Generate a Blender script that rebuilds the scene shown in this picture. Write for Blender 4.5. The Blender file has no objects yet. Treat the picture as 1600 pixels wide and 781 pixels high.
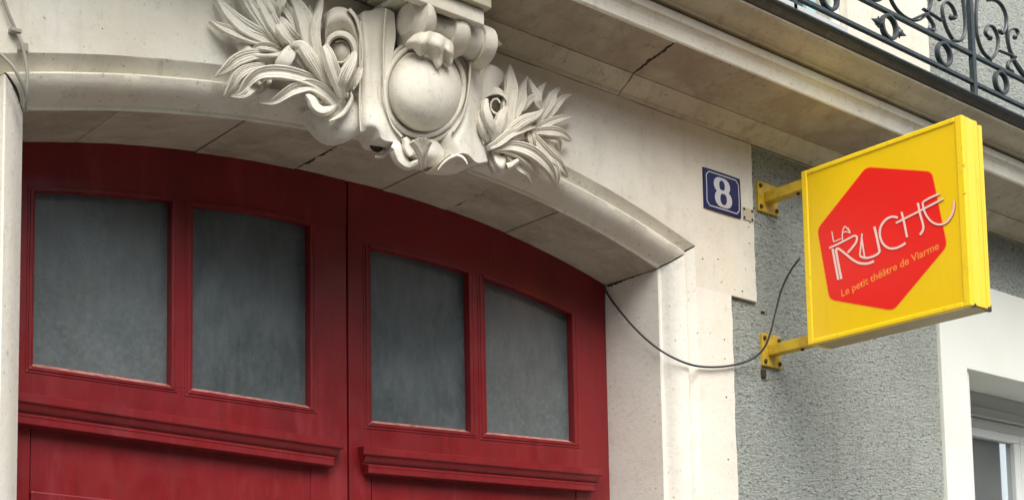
import bpy, math, random
from mathutils import Vector, Matrix, noise as mnoise
random.seed(7)
C = bpy.context.scene.collection
R = math.radians
# ------------------------------------------------------------------ camera
CAM = Vector((0.0, -3.6, 1.6))
FPX, PX, PY = 2239.34, 848.23, 861.99           # focal length and principal point in photo pixels (1600 x 781)
MW = Matrix(((0.74824, 0.05051, 0.66151), (-0.66312, 0.08807, 0.74332), (-0.02072, -0.99483, 0.09938)))
yaw, pitch, roll = R(48.47382576), R(5.702829167), R(-1.169732766)
cp, sp, cr, sr = math.cos(pitch), math.sin(pitch), math.cos(roll), math.sin(roll)
Rp = Matrix(((1, 0, 0), (0, cp, sp), (0, -sp, cp)))
Rr = Matrix(((cr, -sr, 0), (sr, cr, 0), (0, 0, 1)))
ax = Rr @ Rp @ Vector((math.sin(yaw), 0, math.cos(yaw)))
az = Rr @ Rp @ Vector((0, -1, 0))
ay = -(Rr @ Rp @ Vector((math.cos(yaw), 0, -math.sin(yaw))))
MW = Matrix((ax, ay, az))                        # rows: world axes seen in camera axes (x right, y down, z forward)
cd = bpy.data.cameras.new('camera')
cam = bpy.data.objects.new('camera', cd)
C.objects.link(cam)
rt, up, bk = MW @ Vector((1, 0, 0)), MW @ Vector((0, -1, 0)), MW @ Vector((0, 0, -1))
mm = Matrix((rt, up, bk)).transposed().to_4x4()
mm.translation = CAM
cam.matrix_world = mm
cd.sensor_width = 36
cd.lens = FPX * 36 / 1600
cd.shift_x = (800 - PX) / 1600
cd.shift_y = (PY - 390.5) / 1600
cd.clip_start = 0.05
cd.clip_end = 500
bpy.context.scene.camera = cam
# ------------------------------------------------------------------ light
SUN_EL, SUN_AZ = R(60), R(-25)                   # azimuth: 0 = straight in front of the facade (-Y), negative = to the left
w = bpy.data.worlds.new('World')
bpy.context.scene.world = w
w.use_nodes = True
nt = w.node_tree
bg = nt.nodes['Background']
sky = nt.nodes.new('ShaderNodeTexSky')
sky.sky_type = 'NISHITA'
sky.sun_disc = False
sky.sun_elevation = SUN_EL
sky.sun_rotation = math.pi + SUN_AZ * -1
sky.dust_density = 4.0
sky.air_density = 1.0
hs = nt.nodes.new('ShaderNodeHueSaturation')
hs.inputs['Saturation'].default_value = 0.35
nt.links.new(sky.outputs[0], hs.inputs['Color'])
nt.links.new(hs.outputs[0], bg.inputs[0])
bg.inputs[1].default_value = 0.085
sd = bpy.data.lights.new('sun', 'SUN')
sd.energy = 1.5
sd.angle = R(60)
sd.color = (1, 0.96, 0.88)
so = bpy.data.objects.new('sun', sd)
C.objects.link(so)
sdir = Vector((math.sin(SUN_AZ) * math.cos(SUN_EL), -math.cos(SUN_AZ) * math.cos(SUN_EL), math.sin(SUN_EL)))
so.rotation_euler = sdir.to_track_quat('Z', 'Y').to_euler()
so.location = (0, -10, 12)
vs = bpy.context.scene.view_settings
vs.view_transform = 'Standard'
vs.look = 'None'
vs.gamma = 1
vs.exposure = 1.78
# ------------------------------------------------------------------ helpers
def ray(x, y):
    return MW @ Vector(((x - PX) / FPX, (y - PY) / FPX, 1.0))
def P(x, y, Y):                                   # photo pixel -> point on the plane Y (parallel to the facade)
    d = ray(x, y)
    return CAM + d * ((Y - CAM.y) / d.y)
def PXp(x, y, X):                                 # photo pixel -> point on the plane X (across the facade)
    d = ray(x, y)
    return CAM + d * ((X - CAM.x) / d.x)
def cat(pts, n):
    """Catmull-Rom through tuples, n samples in all"""
    pts = [tuple(p) for p in pts]
    if len(pts) == 2:
        return [tuple(a + (b - a) * i / (n - 1) for a, b in zip(*pts)) for i in range(n)]
    q = [tuple(2 * a - b for a, b in zip(pts[0], pts[1]))] + pts + [tuple(2 * a - b for a, b in zip(pts[-1], pts[-2]))]
    out = []
    m = len(pts) - 1
    for i in range(n):
        u = i / (n - 1) * m
        k = min(int(u), m - 1)
        t = u - k
        a, b, c, d = q[k:k + 4]
        out.append(tuple(0.5 * (2 * b[j] + (c[j] - a[j]) * t + (2 * a[j] - 5 * b[j] + 4 * c[j] - d[j]) * t * t + (3 * b[j] - a[j] - 3 * c[j] + d[j]) * t ** 3) for j in range(len(b))))
    return out
def link(name, V, F, mat, parent=None, smooth=False, bevel=0):
    me = bpy.data.meshes.new(name)
    me.from_pydata([tuple(v) for v in V], [], F)
    me.validate()
    me.materials.append(mat)
    o = bpy.data.objects.new(name, me)
    C.objects.link(o)
    if parent:
        o.parent = parent
    import bmesh
    bm = bmesh.new()
    bm.from_mesh(me)
    bmesh.ops.recalc_face_normals(bm, faces=bm.faces)
    bm.to_mesh(me)
    bm.free()
    if smooth:
        for p in me.polygons:
            p.use_smooth = True
        if smooth != 2:
            try:
                me.set_sharp_from_angle(angle=R(smooth if smooth is not True else 42))
            except Exception:
                pass
    if bevel:
        b = o.modifiers.new('bevel', 'BEVEL')
        b.width = bevel
        b.segments = 2
        b.limit_method = 'ANGLE'
        b.angle_limit = R(40)
    return o
def tag(o, label=None, category=None, group=None, kind=None):
    if label: o['label'] = label
    if category: o['category'] = category
    if group: o['group'] = group
    if kind: o['kind'] = kind
    return o
def thing(name, label, category, group=None):
    o = bpy.data.objects.new(name, None)
    o.empty_display_size = 0.1
    C.objects.link(o)
    return tag(o, label, category, group)
class MB:
    def __init__(s): s.V, s.F = [], []
    def add(s, V, F):
        n = len(s.V)
        s.V += [tuple(v) for v in V]
        s.F += [tuple(i + n for i in f) for f in F]
        return s
    def box(s, x0, x1, y0, y1, z0, z1):
        V = [(x, y, z) for x in (x0, x1) for y in (y0, y1) for z in (z0, z1)]
        return s.add(V, [(0, 1, 3, 2), (4, 6, 7, 5), (0, 4, 5, 1), (2, 3, 7, 6), (0, 2, 6, 4), (1, 5, 7, 3)])
    def obj(s, name, mat, parent=None, smooth=False, bevel=0):
        return link(name, s.V, s.F, mat, parent, smooth, bevel)
def box(name, x0, x1, y0, y1, z0, z1, mat, parent=None, bevel=0.002):
    return MB().box(x0, x1, y0, y1, z0, z1).obj(name, mat, parent, bevel=bevel)
def prism_data(front, vec):
    n = len(front)
    vec = Vector(vec)
    V = [Vector(v) for v in front] + [Vector(v) + vec for v in front]
    F = [tuple(range(n)), tuple(range(2 * n - 1, n - 1, -1))]
    F += [(i, (i + 1) % n, (i + 1) % n + n, i + n) for i in range(n)]
    return V, F
def prism(name, front, vec, mat, parent=None, bevel=0, smooth=False):
    V, F = prism_data(front, vec)
    return link(name, V, F, mat, parent, smooth, bevel)
def sweep_data(pts, a, b, side=Vector((0, 1, 0)), seg=8, taper=None, square=False):
    """tube along 3-D points; half width a in plane, half depth b along side"""
    V, F = [], []
    n = len(pts)
    pts = [Vector(p) for p in pts]
    for i, p in enumerate(pts):
        t = (pts[min(i + 1, n - 1)] - pts[max(i - 1, 0)]).normalized()
        nn = t.cross(side)
        if nn.length < 1e-4: nn = Vector((0, 0, 1))
        nn.normalize()
        s2 = nn.cross(t).normalized()
        k = taper(i / (n - 1)) if taper else 1
        for j in range(seg):
            an = 2 * math.pi * (j + .5) / seg
            c, s_ = math.cos(an), math.sin(an)
            if square:
                m = max(abs(c), abs(s_)); c /= m; s_ /= m
            V.append(p + nn * (a * k * c) + s2 * (b * k * s_))
    for i in range(n - 1):
        for j in range(seg):
            F.append((i * seg + j, i * seg + (j + 1) % seg, (i + 1) * seg + (j + 1) % seg, (i + 1) * seg + j))
    F.append(tuple(range(seg - 1, -1, -1)))
    F.append(tuple((n - 1) * seg + j for j in range(seg)))
    return V, F
def grid_faces(nu, nv):
    return [(i * nv + j, i * nv + j + 1, (i + 1) * nv + j + 1, (i + 1) * nv + j) for i in range(nu - 1) for j in range(nv - 1)]
# ------------------------------------------------------------------ materials
def mat(name, col, rough=0.6, metal=0.0, coat=0.0, spec=0.5):
    m = bpy.data.materials.new(name)
    m.use_nodes = True
    b = m.node_tree.nodes['Principled BSDF']
    b.inputs['Base Color'].default_value = (*col, 1)
    b.inputs['Roughness'].default_value = rough
    b.inputs['Metallic'].default_value = metal
    b.inputs['Specular IOR Level'].default_value = spec
    b.inputs['Coat Weight'].default_value = coat
    b.inputs['Coat Roughness'].default_value = 0.15
    return m
class NG:
    """small node graph helper in object/world space"""
    def __init__(s, m):
        s.m, s.t = m, m.node_tree
        s.b = s.t.nodes['Principled BSDF']
        g = s.t.nodes.new('ShaderNodeNewGeometry')
        s.pos = g.outputs['Position']
        s.col = None
    def n(s, ty, **kw):
        o = s.t.nodes.new(ty)
        for k, v in kw.items():
            setattr(o, k, v)
        return o
    def mapped(s, scale):
        mp = s.n('ShaderNodeMapping')
        mp.inputs['Scale'].default_value = scale
        s.t.links.new(s.pos, mp.inputs['Vector'])
        return mp.outputs[0]
    def noise(s, scale, detail=4, rough=0.55, stretch=None, dist=0.0):
        o = s.n('ShaderNodeTexNoise')
        o.inputs['Scale'].default_value = scale
        o.inputs['Detail'].default_value = detail
        o.inputs['Roughness'].default_value = rough
        o.inputs['Distortion'].default_value = dist
        s.t.links.new(s.mapped(stretch) if stretch else s.pos, o.inputs['Vector'])
        return o.outputs['Fac']
    def voro(s, scale, feature='F1', stretch=None):
        o = s.n('ShaderNodeTexVoronoi', feature=feature)
        o.inputs['Scale'].default_value = scale
        s.t.links.new(s.mapped(stretch) if stretch else s.pos, o.inputs['Vector'])
        return o.outputs['Distance']
    def ramp(s, fac, a, b, c0=0.0, c1=1.0):
        o = s.n('ShaderNodeMapRange')
        o.inputs['From Min'].default_value = a
        o.inputs['From Max'].default_value = b
        o.inputs['To Min'].default_value = c0
        o.inputs['To Max'].default_value = c1
        s.t.links.new(fac, o.inputs['Value'])
        return o.outputs[0]
    def mul(s, a, b):
        o = s.n('ShaderNodeMath', operation='MULTIPLY')
        for i, v in enumerate((a, b)):
            if isinstance(v, (int, float)): o.inputs[i].default_value = v
            else: s.t.links.new(v, o.inputs[i])
        return o.outputs[0]
    def addn(s, a, b):
        o = s.n('ShaderNodeMath', operation='ADD')
        s.t.links.new(a, o.inputs[0]); s.t.links.new(b, o.inputs[1])
        return o.outputs[0]
    def mix(s, fac, c2, c1=None):
        o = s.n('ShaderNodeMix', data_type='RGBA')
        if c1 is not None: o.inputs['A'].default_value = (*c1, 1)
        elif s.col is not None: s.t.links.new(s.col, o.inputs['A'])
        else: o.inputs['A'].default_value = s.b.inputs['Base Color'].default_value
        o.inputs['B'].default_value = (*c2, 1)
        s.t.links.new(fac, o.inputs['Factor'])
        s.col = o.outputs['Result']
        s.t.links.new(s.col, s.b.inputs['Base Color'])
        return s
    def bump(s, h, strength=0.3, dist=0.005):
        o = s.n('ShaderNodeBump')
        o.inputs['Strength'].default_value = strength
        o.inputs['Distance'].default_value = dist
        s.t.links.new(h, o.inputs['Height'])
        s.t.links.new(o.outputs[0], s.b.inputs['Normal'])
        return s
    def rough(s, fac):
        s.t.links.new(fac, s.b.inputs['Roughness'])
        return s
def stone_mat(name, base, dark, stain, warm=(0.50, 0.41, 0.28), stain_amt=0.6):
    m = mat(name, base, 0.75, spec=0.3)
    g = NG(m)
    g.mix(g.ramp(g.noise(2.2, 5, .6), .35, .72), warm)
    g.mix(g.mul(g.ramp(g.noise(7, 7, .7, dist=.6), .45, .72), .6), dark)
    g.mix(g.mul(g.ramp(g.noise(5, 7, .75, stretch=(2.6, 1.5, .45)), .54, .70), stain_amt), stain)
    g.mix(g.mul(g.ramp(g.noise(16, 7, .8), .56, .70), min(.75, stain_amt + .15)), tuple(c * .62 for c in dark))
    g.mix(g.mul(g.ramp(g.noise(70, 3, .6), .64, .72), .65), tuple(c * .40 for c in dark))
    h = g.addn(g.mul(g.noise(45, 6, .7), .6), g.mul(g.noise(7, 4, .6), 1.0))
    g.bump(h, .5, .007)
    return m
stone = stone_mat('painted_stone', (0.75, 0.735, 0.655), (0.61, 0.58, 0.49), (0.47, 0.44, 0.37), warm=(0.68, 0.63, 0.50), stain_amt=.35)
jambstone = stone_mat('painted_jamb_stone', (0.78, 0.765, 0.70), (0.70, 0.66, 0.56), (0.55, 0.50, 0.42), warm=(0.76, 0.72, 0.61), stain_amt=.25)
carved = stone_mat('carved_stone', (0.72, 0.705, 0.63), (0.58, 0.555, 0.47), (0.42, 0.38, 0.30), warm=(0.64, 0.58, 0.46), stain_amt=.4)
def tint(m, col, amt):
    g = NG(m)
    base = m.node_tree.nodes['Principled BSDF'].inputs['Base Color'].links[0].from_socket
    oi = g.n('ShaderNodeObjectInfo')
    g.col = base
    g.mix(g.ramp(oi.outputs['Random'], 0, 1, 0, amt), col)
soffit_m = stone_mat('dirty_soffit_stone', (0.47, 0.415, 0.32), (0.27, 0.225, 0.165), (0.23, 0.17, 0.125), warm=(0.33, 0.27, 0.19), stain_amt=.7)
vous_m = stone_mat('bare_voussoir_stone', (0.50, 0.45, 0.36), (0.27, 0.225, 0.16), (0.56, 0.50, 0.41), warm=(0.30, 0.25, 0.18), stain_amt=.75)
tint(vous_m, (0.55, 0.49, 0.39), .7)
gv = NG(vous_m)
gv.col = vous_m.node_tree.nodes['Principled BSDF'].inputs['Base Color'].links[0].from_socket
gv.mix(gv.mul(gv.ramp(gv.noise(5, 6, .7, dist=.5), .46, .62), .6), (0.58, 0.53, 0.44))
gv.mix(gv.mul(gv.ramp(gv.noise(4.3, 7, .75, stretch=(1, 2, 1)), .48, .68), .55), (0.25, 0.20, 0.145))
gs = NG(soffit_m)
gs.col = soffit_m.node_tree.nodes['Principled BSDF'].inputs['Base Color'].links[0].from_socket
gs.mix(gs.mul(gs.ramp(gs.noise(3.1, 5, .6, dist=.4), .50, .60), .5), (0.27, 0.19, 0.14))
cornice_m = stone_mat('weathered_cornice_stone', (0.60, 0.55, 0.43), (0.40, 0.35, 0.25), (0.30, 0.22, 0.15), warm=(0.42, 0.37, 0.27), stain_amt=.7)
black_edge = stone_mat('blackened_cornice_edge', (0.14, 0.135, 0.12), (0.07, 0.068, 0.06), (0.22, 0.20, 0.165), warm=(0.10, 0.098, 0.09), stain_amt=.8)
dirt_shade = mat('crevice_dirt_and_shade', (0.055, 0.04, 0.03), .95, spec=.1)  # dirt colour, also used to paint shade in holes and a joint
def render_mat():
    m = mat('grey_roughcast', (0.56, 0.60, 0.555), .9, spec=.15)
    g = NG(m)
    n1 = g.noise(50, 5, .68, stretch=(1, 1, 1.9))
    g.mix(g.mul(g.ramp(n1, .54, .60), .75), (0.20, 0.225, 0.21))
    g.mix(g.mul(g.ramp(g.noise(64, 4, .7, stretch=(1, 1, 1.5)), .55, .61), .7), (0.80, 0.81, 0.74))
    g.mix(g.mul(g.ramp(g.noise(3, 5, .6), .45, .75), .4), (0.42, 0.43, 0.37))
    g.mix(g.mul(g.ramp(g.noise(6, 6, .75, stretch=(1.6, 1, .22)), .56, .75), .45), (0.30, 0.29, 0.24))
    n2 = g.addn(g.noise(46, 6, .75, stretch=(1, 1, 1.8)), g.mul(g.noise(150, 3, .6), .35))
    g.bump(n2, 1.0, .034)
    return m
grey = render_mat()
red = mat('red_paint', (0.21, 0.010, 0.014), .38, coat=.15, spec=.4)
g = NG(red)
g.mix(g.mul(g.ramp(g.noise(3.5, 5, .6, stretch=(1, 1, .45)), .42, .75), .75), (0.095, 0.005, 0.007))
g.mix(g.mul(g.ramp(g.noise(9, 6, .7, stretch=(1, 1, .22)), .55, .78), .55), (0.33, 0.05, 0.055))
g.mix(g.mul(g.ramp(g.noise(30, 6, .75, stretch=(1, 1, .10)), .5, .75), .5), (0.10, .007, .009))
g.mix(g.mul(g.ramp(g.noise(80, 2, .5), .68, .74), .45), (0.10, .02, .02))
g.rough(g.ramp(g.noise(14, 4), .3, .7, .30, .52))
g.bump(g.noise(18, 6, .65, stretch=(1, 1, .12)), .25, .004)
sill_m = mat('worn_pink_sill_paint', (0.50, 0.24, 0.21), .6)
g = NG(sill_m)
g.mix(g.ramp(g.noise(40, 4), .45, .65), (0.30, 0.07, 0.06))
def glass_mat(name, tex):
    m = mat(name, (0.050, 0.066, 0.070), .30, spec=.55)
    g = NG(m)
    g.mix(g.mul(g.ramp(g.noise(2.2, 3, .5, dist=.8), .3, .7), .9), (0.115, 0.145, 0.158))
    g.mix(g.mul(g.ramp(g.noise(30, 6, .75, stretch=(1, 1, .3)), .42, .9), .55), (0.20, 0.225, 0.225))
    g.mix(g.mul(g.ramp(g.noise(9, 5, .7), .55, .75), .35), (0.05, 0.055, 0.05))
    sx_ = g.n('ShaderNodeSeparateXYZ')
    g.t.links.new(g.pos, sx_.inputs[0])
    low = g.ramp(sx_.outputs['Z'], 2.98, 2.66)              # paler mottling towards the lower part of the glass
    g.mix(g.mul(g.mul(low, g.ramp(g.noise(55, 5, .7), .45, .66)), .40 if tex else .15), (0.22, 0.24, 0.245))
    if tex:
        g.mix(g.mul(g.ramp(g.voro(150), .15, .5), .25), (0.15, 0.17, 0.165))
        g.bump(g.noise(120, 2, .5), .12, .004)
    else:
        g.bump(g.noise(5, 2, .5), .12, .01)
    g.rough(g.ramp(g.noise(4, 2), .3, .7, .24, .40))
    return m
pane_m = glass_mat('dusty_dark_glass', False)
pane_t = glass_mat('textured_dark_glass', True)
yellow = mat('yellow_sign_panel', (0.82, 0.54, 0.004), .32, coat=.3)
g = NG(yellow)
g.mix(g.mul(g.ramp(g.noise(4, 5, .6), .4, .8), .45), (0.68, 0.46, 0.004))
g.mix(g.mul(g.ramp(g.noise(9, 6, .7, stretch=(1, 1.5, .12)), .56, .75), .35), (0.58, 0.40, 0.03))
yframe = mat('yellow_frame_paint', (0.86, 0.60, 0.012), .38, coat=.2)
g = NG(yframe)
g.mix(g.mul(g.ramp(g.noise(11, 6, .7), .55, .75), .5), (0.62, 0.40, 0.02))
g.mix(g.mul(g.ramp(g.noise(45, 3, .6), .66, .72), .8), (0.30, 0.18, 0.04))
yside = mat('yellow_side_paint', (0.88, 0.62, 0.045), .42)
g = NG(yside)
g.mix(g.mul(g.ramp(g.noise(20, 5, .6, stretch=(1, 1, .06)), .45, .7), .55), (0.80, 0.46, 0.03))
g.mix(g.mul(g.ramp(g.noise(60, 3, .6, stretch=(1, 1, .2)), .66, .74), .6), (0.42, 0.28, 0.05))
yunder = mat('grimy_sign_underside', (0.42, 0.30, 0.10), .45)
g = NG(yunder)
g.mix(g.ramp(g.noise(14, 5, .6), .4, .7), (0.34, 0.27, 0.13))
ybrk = mat('weathered_yellow_bracket', (0.62, 0.42, 0.03), .5)
g = NG(ybrk)
g.mix(g.ramp(g.noise(30, 5, .6), .42, .7), (0.46, 0.28, 0.02))
hexred = mat('red_vinyl', (0.78, 0.014, 0.010), .34, coat=.2)
g = NG(hexred)
g.mix(g.mul(g.ramp(g.noise(5, 5, .6), .4, .8), .5), (0.68, 0.02, 0.012))
vedge = mat('orange_vinyl_edge', (0.85, 0.28, 0.01), .4)
pinkw = mat('pale_pink_lettering', (0.86, 0.56, 0.50), .4)
dshade = mat('dark_letter_outline', (0.50, 0.02, 0.015), .4)
orang = mat('orange_lettering', (0.86, 0.27, 0.05), .4)
blue = mat('blue_enamel', (0.010, 0.014, 0.095), .5, coat=.08, spec=.25)
g = NG(blue)
g.mix(g.ramp(g.noise(25, 4), .45, .7), (0.015, 0.018, 0.06))
enamelw = mat('white_enamel', (0.50, 0.51, 0.52), .3, coat=.4)
iron = mat('painted_wrought_iron', (0.022, 0.032, 0.036), .42, spec=.5)
g = NG(iron)
g.mix(g.ramp(g.noise(40, 4), .45, .7), (0.045, 0.06, 0.065))
cable_m = mat('dark_rubber_cable', (0.035, 0.038, 0.042), .5)
cablegrey = mat('painted_over_cable', (0.33, 0.31, 0.26), .6)
bolt_m = mat('rusty_bolt', (0.07, 0.045, 0.02), .6, metal=.4)
blackrub = mat('black_corner_plastic', (0.03, 0.026, 0.02), .5)
whitep = mat('white_painted_surround', (0.76, 0.78, 0.73), .6)
g = NG(whitep)
g.mix(g.mul(g.ramp(g.noise(3, 5, .6), .4, .75), .6), (0.70, 0.71, 0.63))
g.mix(g.mul(g.ramp(g.noise(35, 5, .7), .66, .74), .5), (0.5, 0.5, 0.45))
g.bump(g.noise(25, 5, .6), .2, .004)
pvc = mat('white_window_plastic', (0.72, 0.74, 0.73), .35)
pvcgrey = mat('grey_shutter_box', (0.50, 0.52, 0.50), .5)
wglass = mat('window_glass', (0.05, 0.06, 0.065), .06, spec=.8)
slat_m = mat('blind_slat', (0.010, 0.013, 0.014), .7, spec=.2)
teal = mat('teal_window_paint', (0.40, 0.58, 0.57), .5)
creamup = stone_mat('upper_cream_stone', (0.80, 0.74, 0.64), (0.72, 0.66, 0.54), (0.6, .53, .42), warm=(0.78, 0.70, 0.58), stain_amt=.3)
zinc = mat('zinc_flashing', (0.50, 0.52, 0.51), .45, metal=.2)
asphalt = mat('asphalt', (0.05, 0.05, 0.05), .9)
g = NG(asphalt); g.mix(g.ramp(g.noise(60, 4), .4, .7), (0.08, 0.08, 0.078)); g.bump(g.noise(150, 3), .5, .01)
paving = mat('pavement', (0.13, 0.127, 0.12), .85)
g = NG(paving); g.mix(g.ramp(g.noise(4, 5), .4, .7), (0.10, 0.098, 0.092)); g.bump(g.noise(60, 4), .3, .005)
kerbm = mat('kerb_granite', (0.36, 0.35, 0.33), .8)
# ------------------------------------------------------------------ ground
tag(MB().box(-60, 80, -90, 40, -0.4, -0.13).obj('road', asphalt), kind='structure')
tag(MB().box(-60, 80, -2.0, 0.5, -0.13, 0.0).obj('pavement', paving), kind='structure')
tag(MB().box(-60, 80, -2.16, -2.003, -0.13, -0.004).obj('kerb', kerbm, bevel=.01), kind='structure')
# unseen house row behind the camera, added and sized to block low sky light
ob = thing('sky_block_houses', 'unseen dark house row across the street, added to block low sky light', 'house')
oh = stone_mat('darkened_plaster', (0.09, 0.085, 0.08), (0.07, 0.067, 0.06), (0.065, 0.06, 0.055))  # plaster darkened as if unlit, to cut bounce light
mb = MB(); mb.box(-30, 40, -20, -12.3, -.13, 9.0); mb.obj('rear_mass', oh, ob)
mb = MB()
for i in range(-10, 14):
    x = i * 3.0
    mb.box(x - .95, x + .95, -12.3, -12.0, -.13, 9.0)
    for z in (-.13, 3.1, 6.1):
        mb.box(x + .95, x + 2.05, -12.3, -12.0, z, z + 1.2)
    mb.box(x + .95, x + 2.05, -12.3, -12.0, 8.6, 9.0)
mb.obj('wall', oh, ob)
w0 = MB().box(-.54, .54, -12.25, -12.2, 0, 1.7).obj('window', wglass, ob)
first = True
for i in range(-10, 13):
    for z in (1.2, 4.4, 7.0):
        o = w0 if first else w0.copy()
        if not first: C.objects.link(o); o.parent = ob
        first = False
        o.location = (i * 3.0 + 1.5, 0, z)
# ------------------------------------------------------------------ stone portal
XL, XR = 1.430, 3.868
XC, HW = (XL + XR) / 2, (XR - XL) / 2
ZT = 3.375
def arch_z(X, o=0.0):                             # slightly uneven old segmental arch
    d = X - 2.735
    k = .112 if d < 0 else .133
    return ZT - k * d * d + o * math.sqrt(1 + (2 * k * d) ** 2)
DOOR_Y = 0.36
prof = [(0.0, .078), (.004, .074), (.012, .073), (.016, .068), (.022, .052), (.032, .034), (.046, .018), (.062, .008), (.076, .004), (.081, .006), (.082, .030), (.086, .040), (.093, .038), (.1255, .002), (.129, .000), (.129, .03)]
portal = thing('stone_portal', 'cream painted arched stone portal with dirty brown underside, round the red doors', 'stone portal')
def arch_sweep(name, prf, m, n=220, x0=None, x1=None, noise=0.0, closed=False):
    V = []
    for i in range(n + 1):
        t = i / n
        for (o, Y) in prf:
            if x0 is None:
                X = XL - o + .003 + (XR + o - .003 - (XL - o + .003)) * t
            else:
                X = x0 + (x1 - x0) * t
            w1 = mnoise.noise((X * 14, o * 20, Y * 9)) * .0013 + mnoise.noise((X * 45, o * 60, Y * 40)) * .0006
            V.append((X, Y + w1 * (0 if o > .127 else 1), arch_z(X, o) + w1 * (0 if o > .127 else 1.2)))
    F = grid_faces(n + 1, len(prf))
    if closed:
        k = len(prf)
        F += [(i * k + k - 1, i * k, (i + 1) * k, (i + 1) * k + k - 1) for i in range(n)]
        F += [tuple(range(k)), tuple(n * k + j for j in range(k))]
    return link(name, V, F, m, portal, smooth=35)
arch_sweep('archivolt', prof, stone)
# soffit stones, real joints between them
joints = [XL - .002, 1.70, 2.10, 2.475, 2.83, 3.10, 3.37, XR + .002]
for i in range(7):
    a, b = joints[i] + (.0045 if i == 3 else .002), joints[i + 1] - (.004 if i == 2 else .002)
    dz = (0, .001, -.0025, .0015, -.001, .002, 0)[i]
    arch_sweep('voussoir', [(dz + .003, .0785), (dz, .082), (dz, .46), (dz + .16, .46), (dz + .16, .0785)], vous_m, 36, a, b, closed=True)
arch_sweep('arch_backing', [(.012, .09), (.012, .44), (.02, .44), (.02, .09)], dirt_shade, 30, XL, XR, closed=True)
def jamb(side):
    V, n = [], 20
    pr = [(0.0, .46)] + [(0.0, .36), (0.0, .25), (0, .15)] + (prof if side > 0 else [(0, .082), (.006, .074), (.020, .056), (.036, .036), (.055, .018)] + prof[8:])
    for i in range(n + 1):
        for (o, Y) in pr:
            X = XR + o if side > 0 else XL - o
            zt = arch_z(X, o) - .004
            V.append((X, Y, zt * i / n))
    return link('jamb', V, grid_faces(n + 1, len(pr)), jambstone, portal, smooth=35)
jamb(1); jamb(-1)
# dark ragged crack where the arch stones meet the right jamb
mb = MB()
cr = cat([(947, 447), (953, 441), (962, 439), (975, 432), (990, 429), (1003, 422), (1020, 420), (1030, 416), (1036, 411)], 26)
top, bot = [], []
for i, (x, y) in enumerate(cr):
    Yp = .35 - (.35 - .08) * i / 25
    wv = (2.6 - 1.5 * i / 25) * (0.6 + random.random() * .9)
    p = P(x, y, Yp)
    s_ = (arch_z(XR) - p.z) * .72
    p.z += s_
    p.x = XR - .0015
    top.append(p + Vector((0, 0, wv * .0028))); bot.append(p - Vector((0, 0, wv * .0038)))
V, F = prism_data(top + bot[::-1], (.004, 0, 0))
link('joint_crack', V, F, dirt_shade, portal)
# jagged open crack along one soffit joint
def jag(name, x, ya_, yb_, zf, wid, par, n=26, amp=.006):
    L, Rr_ = [], []
    off = 0
    for i in range(n + 1):
        y = ya_ + (yb_ - ya_) * i / n
        off = off * .6 + random.uniform(-amp, amp)
        w_ = wid * random.uniform(.35, 1.2) * (1 - abs(2 * i / n - 1) ** 4)
        L.append((x + off - w_, y, zf(x, y) - .0006)); Rr_.append((x + off + w_, y, zf(x, y) - .0006))
    V_, F_ = prism_data(L + Rr_[::-1], (0, 0, .004))
    return link(name, V_, F_, dirt_shade, par)
jag('joint_crack', 2.475, .10, .40, lambda X, y: arch_z(X) - .001, .006, portal)
jag('joint_crack', 3.10, .12, .40, lambda X, y: arch_z(X), .0018, portal)
# flat wall face of the portal, cut to the arch and to the stepped right edge
WT = 3.84
wob = [random.uniform(-.0035, .0035) for _ in range(60)]
def slab(name, x0, x1, z0f, z1, nx, m, nz=1, y0=0.0, y1=.05, par=portal):
    V, F = [], []
    for i in range(nx + 1):
        X = x0 + (x1 - x0) * i / nx
        a, b = z0f(X), z1
        V += [(X, y0, a), (X, y0, b), (X, y1, a), (X, y1, b)]
    for i in range(nx):
        k = i * 4
        F += [(k, k + 1, k + 5, k + 4), (k, k + 4, k + 6, k + 2)]
        F += [(k + 1, k + 3, k + 7, k + 5)]
    F += [(0, 2, 3, 1), (nx * 4, nx * 4 + 1, nx * 4 + 3, nx * 4 + 2)]
    return link(name, V, F, m, par)
oo = .129
slab('wall_face', XL - oo, XR + oo, lambda X: arch_z(X, oo), WT, 60, stone)
slab('wall_face', -3.0, XL - oo, lambda X: 0.0, WT, 1, stone)
# right strip with worn, uneven edge down the grey render
def ragged(name, x0, xe, z0, z1, m, n=40, y1=.05, amp=.003):
    fr = [(x0, 0, z0)]
    for i in range(n + 1):
        z = z0 + (z1 - z0) * i / n
        e = random.uniform(-amp, amp) * (2.0 if random.random() < .12 else 1)
        fr.append((xe + (e if 0 < i < n else 0), 0, z))
    fr.append((x0, 0, z1))
    return prism(name, fr, (0, y1, 0), m, portal)
ragged('corner_strip', XR + oo, 4.200, 0.0, 3.140, jambstone, 60)
ragged('quoin_block', XR + oo, 4.352, 3.1402, WT, stone, 26)
# small scars, holes and screws left on the painted stone
mb = MB()
for (x, y, r) in ((1098, 404, .004), (1122, 405, .003), (1128, 440, .003), (1160, 455, .004), (1165, 420, .0025), (1171, 380, .003), (1170, 355, .003), (1133, 560, .003), (1135, 620, .004), (1090, 520, .0025), (1138, 717, .004), (1132, 530, .003), (160, 45, .002), (1110, 520, .0022), (1172, 348, .003), (1148, 452, .002)):
    c = P(x, y, -.0006)
    k = 7
    pts = [(c.x + r * (0.6 + random.random() * .7) * math.cos(a * 2 * math.pi / k), -.0008, c.z + r * (0.6 + random.random() * .8) * math.sin(a * 2 * math.pi / k)) for a in range(k)]
    prism('plaster_chip', pts, (0, .003, 0), dirt_shade, portal)
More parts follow.
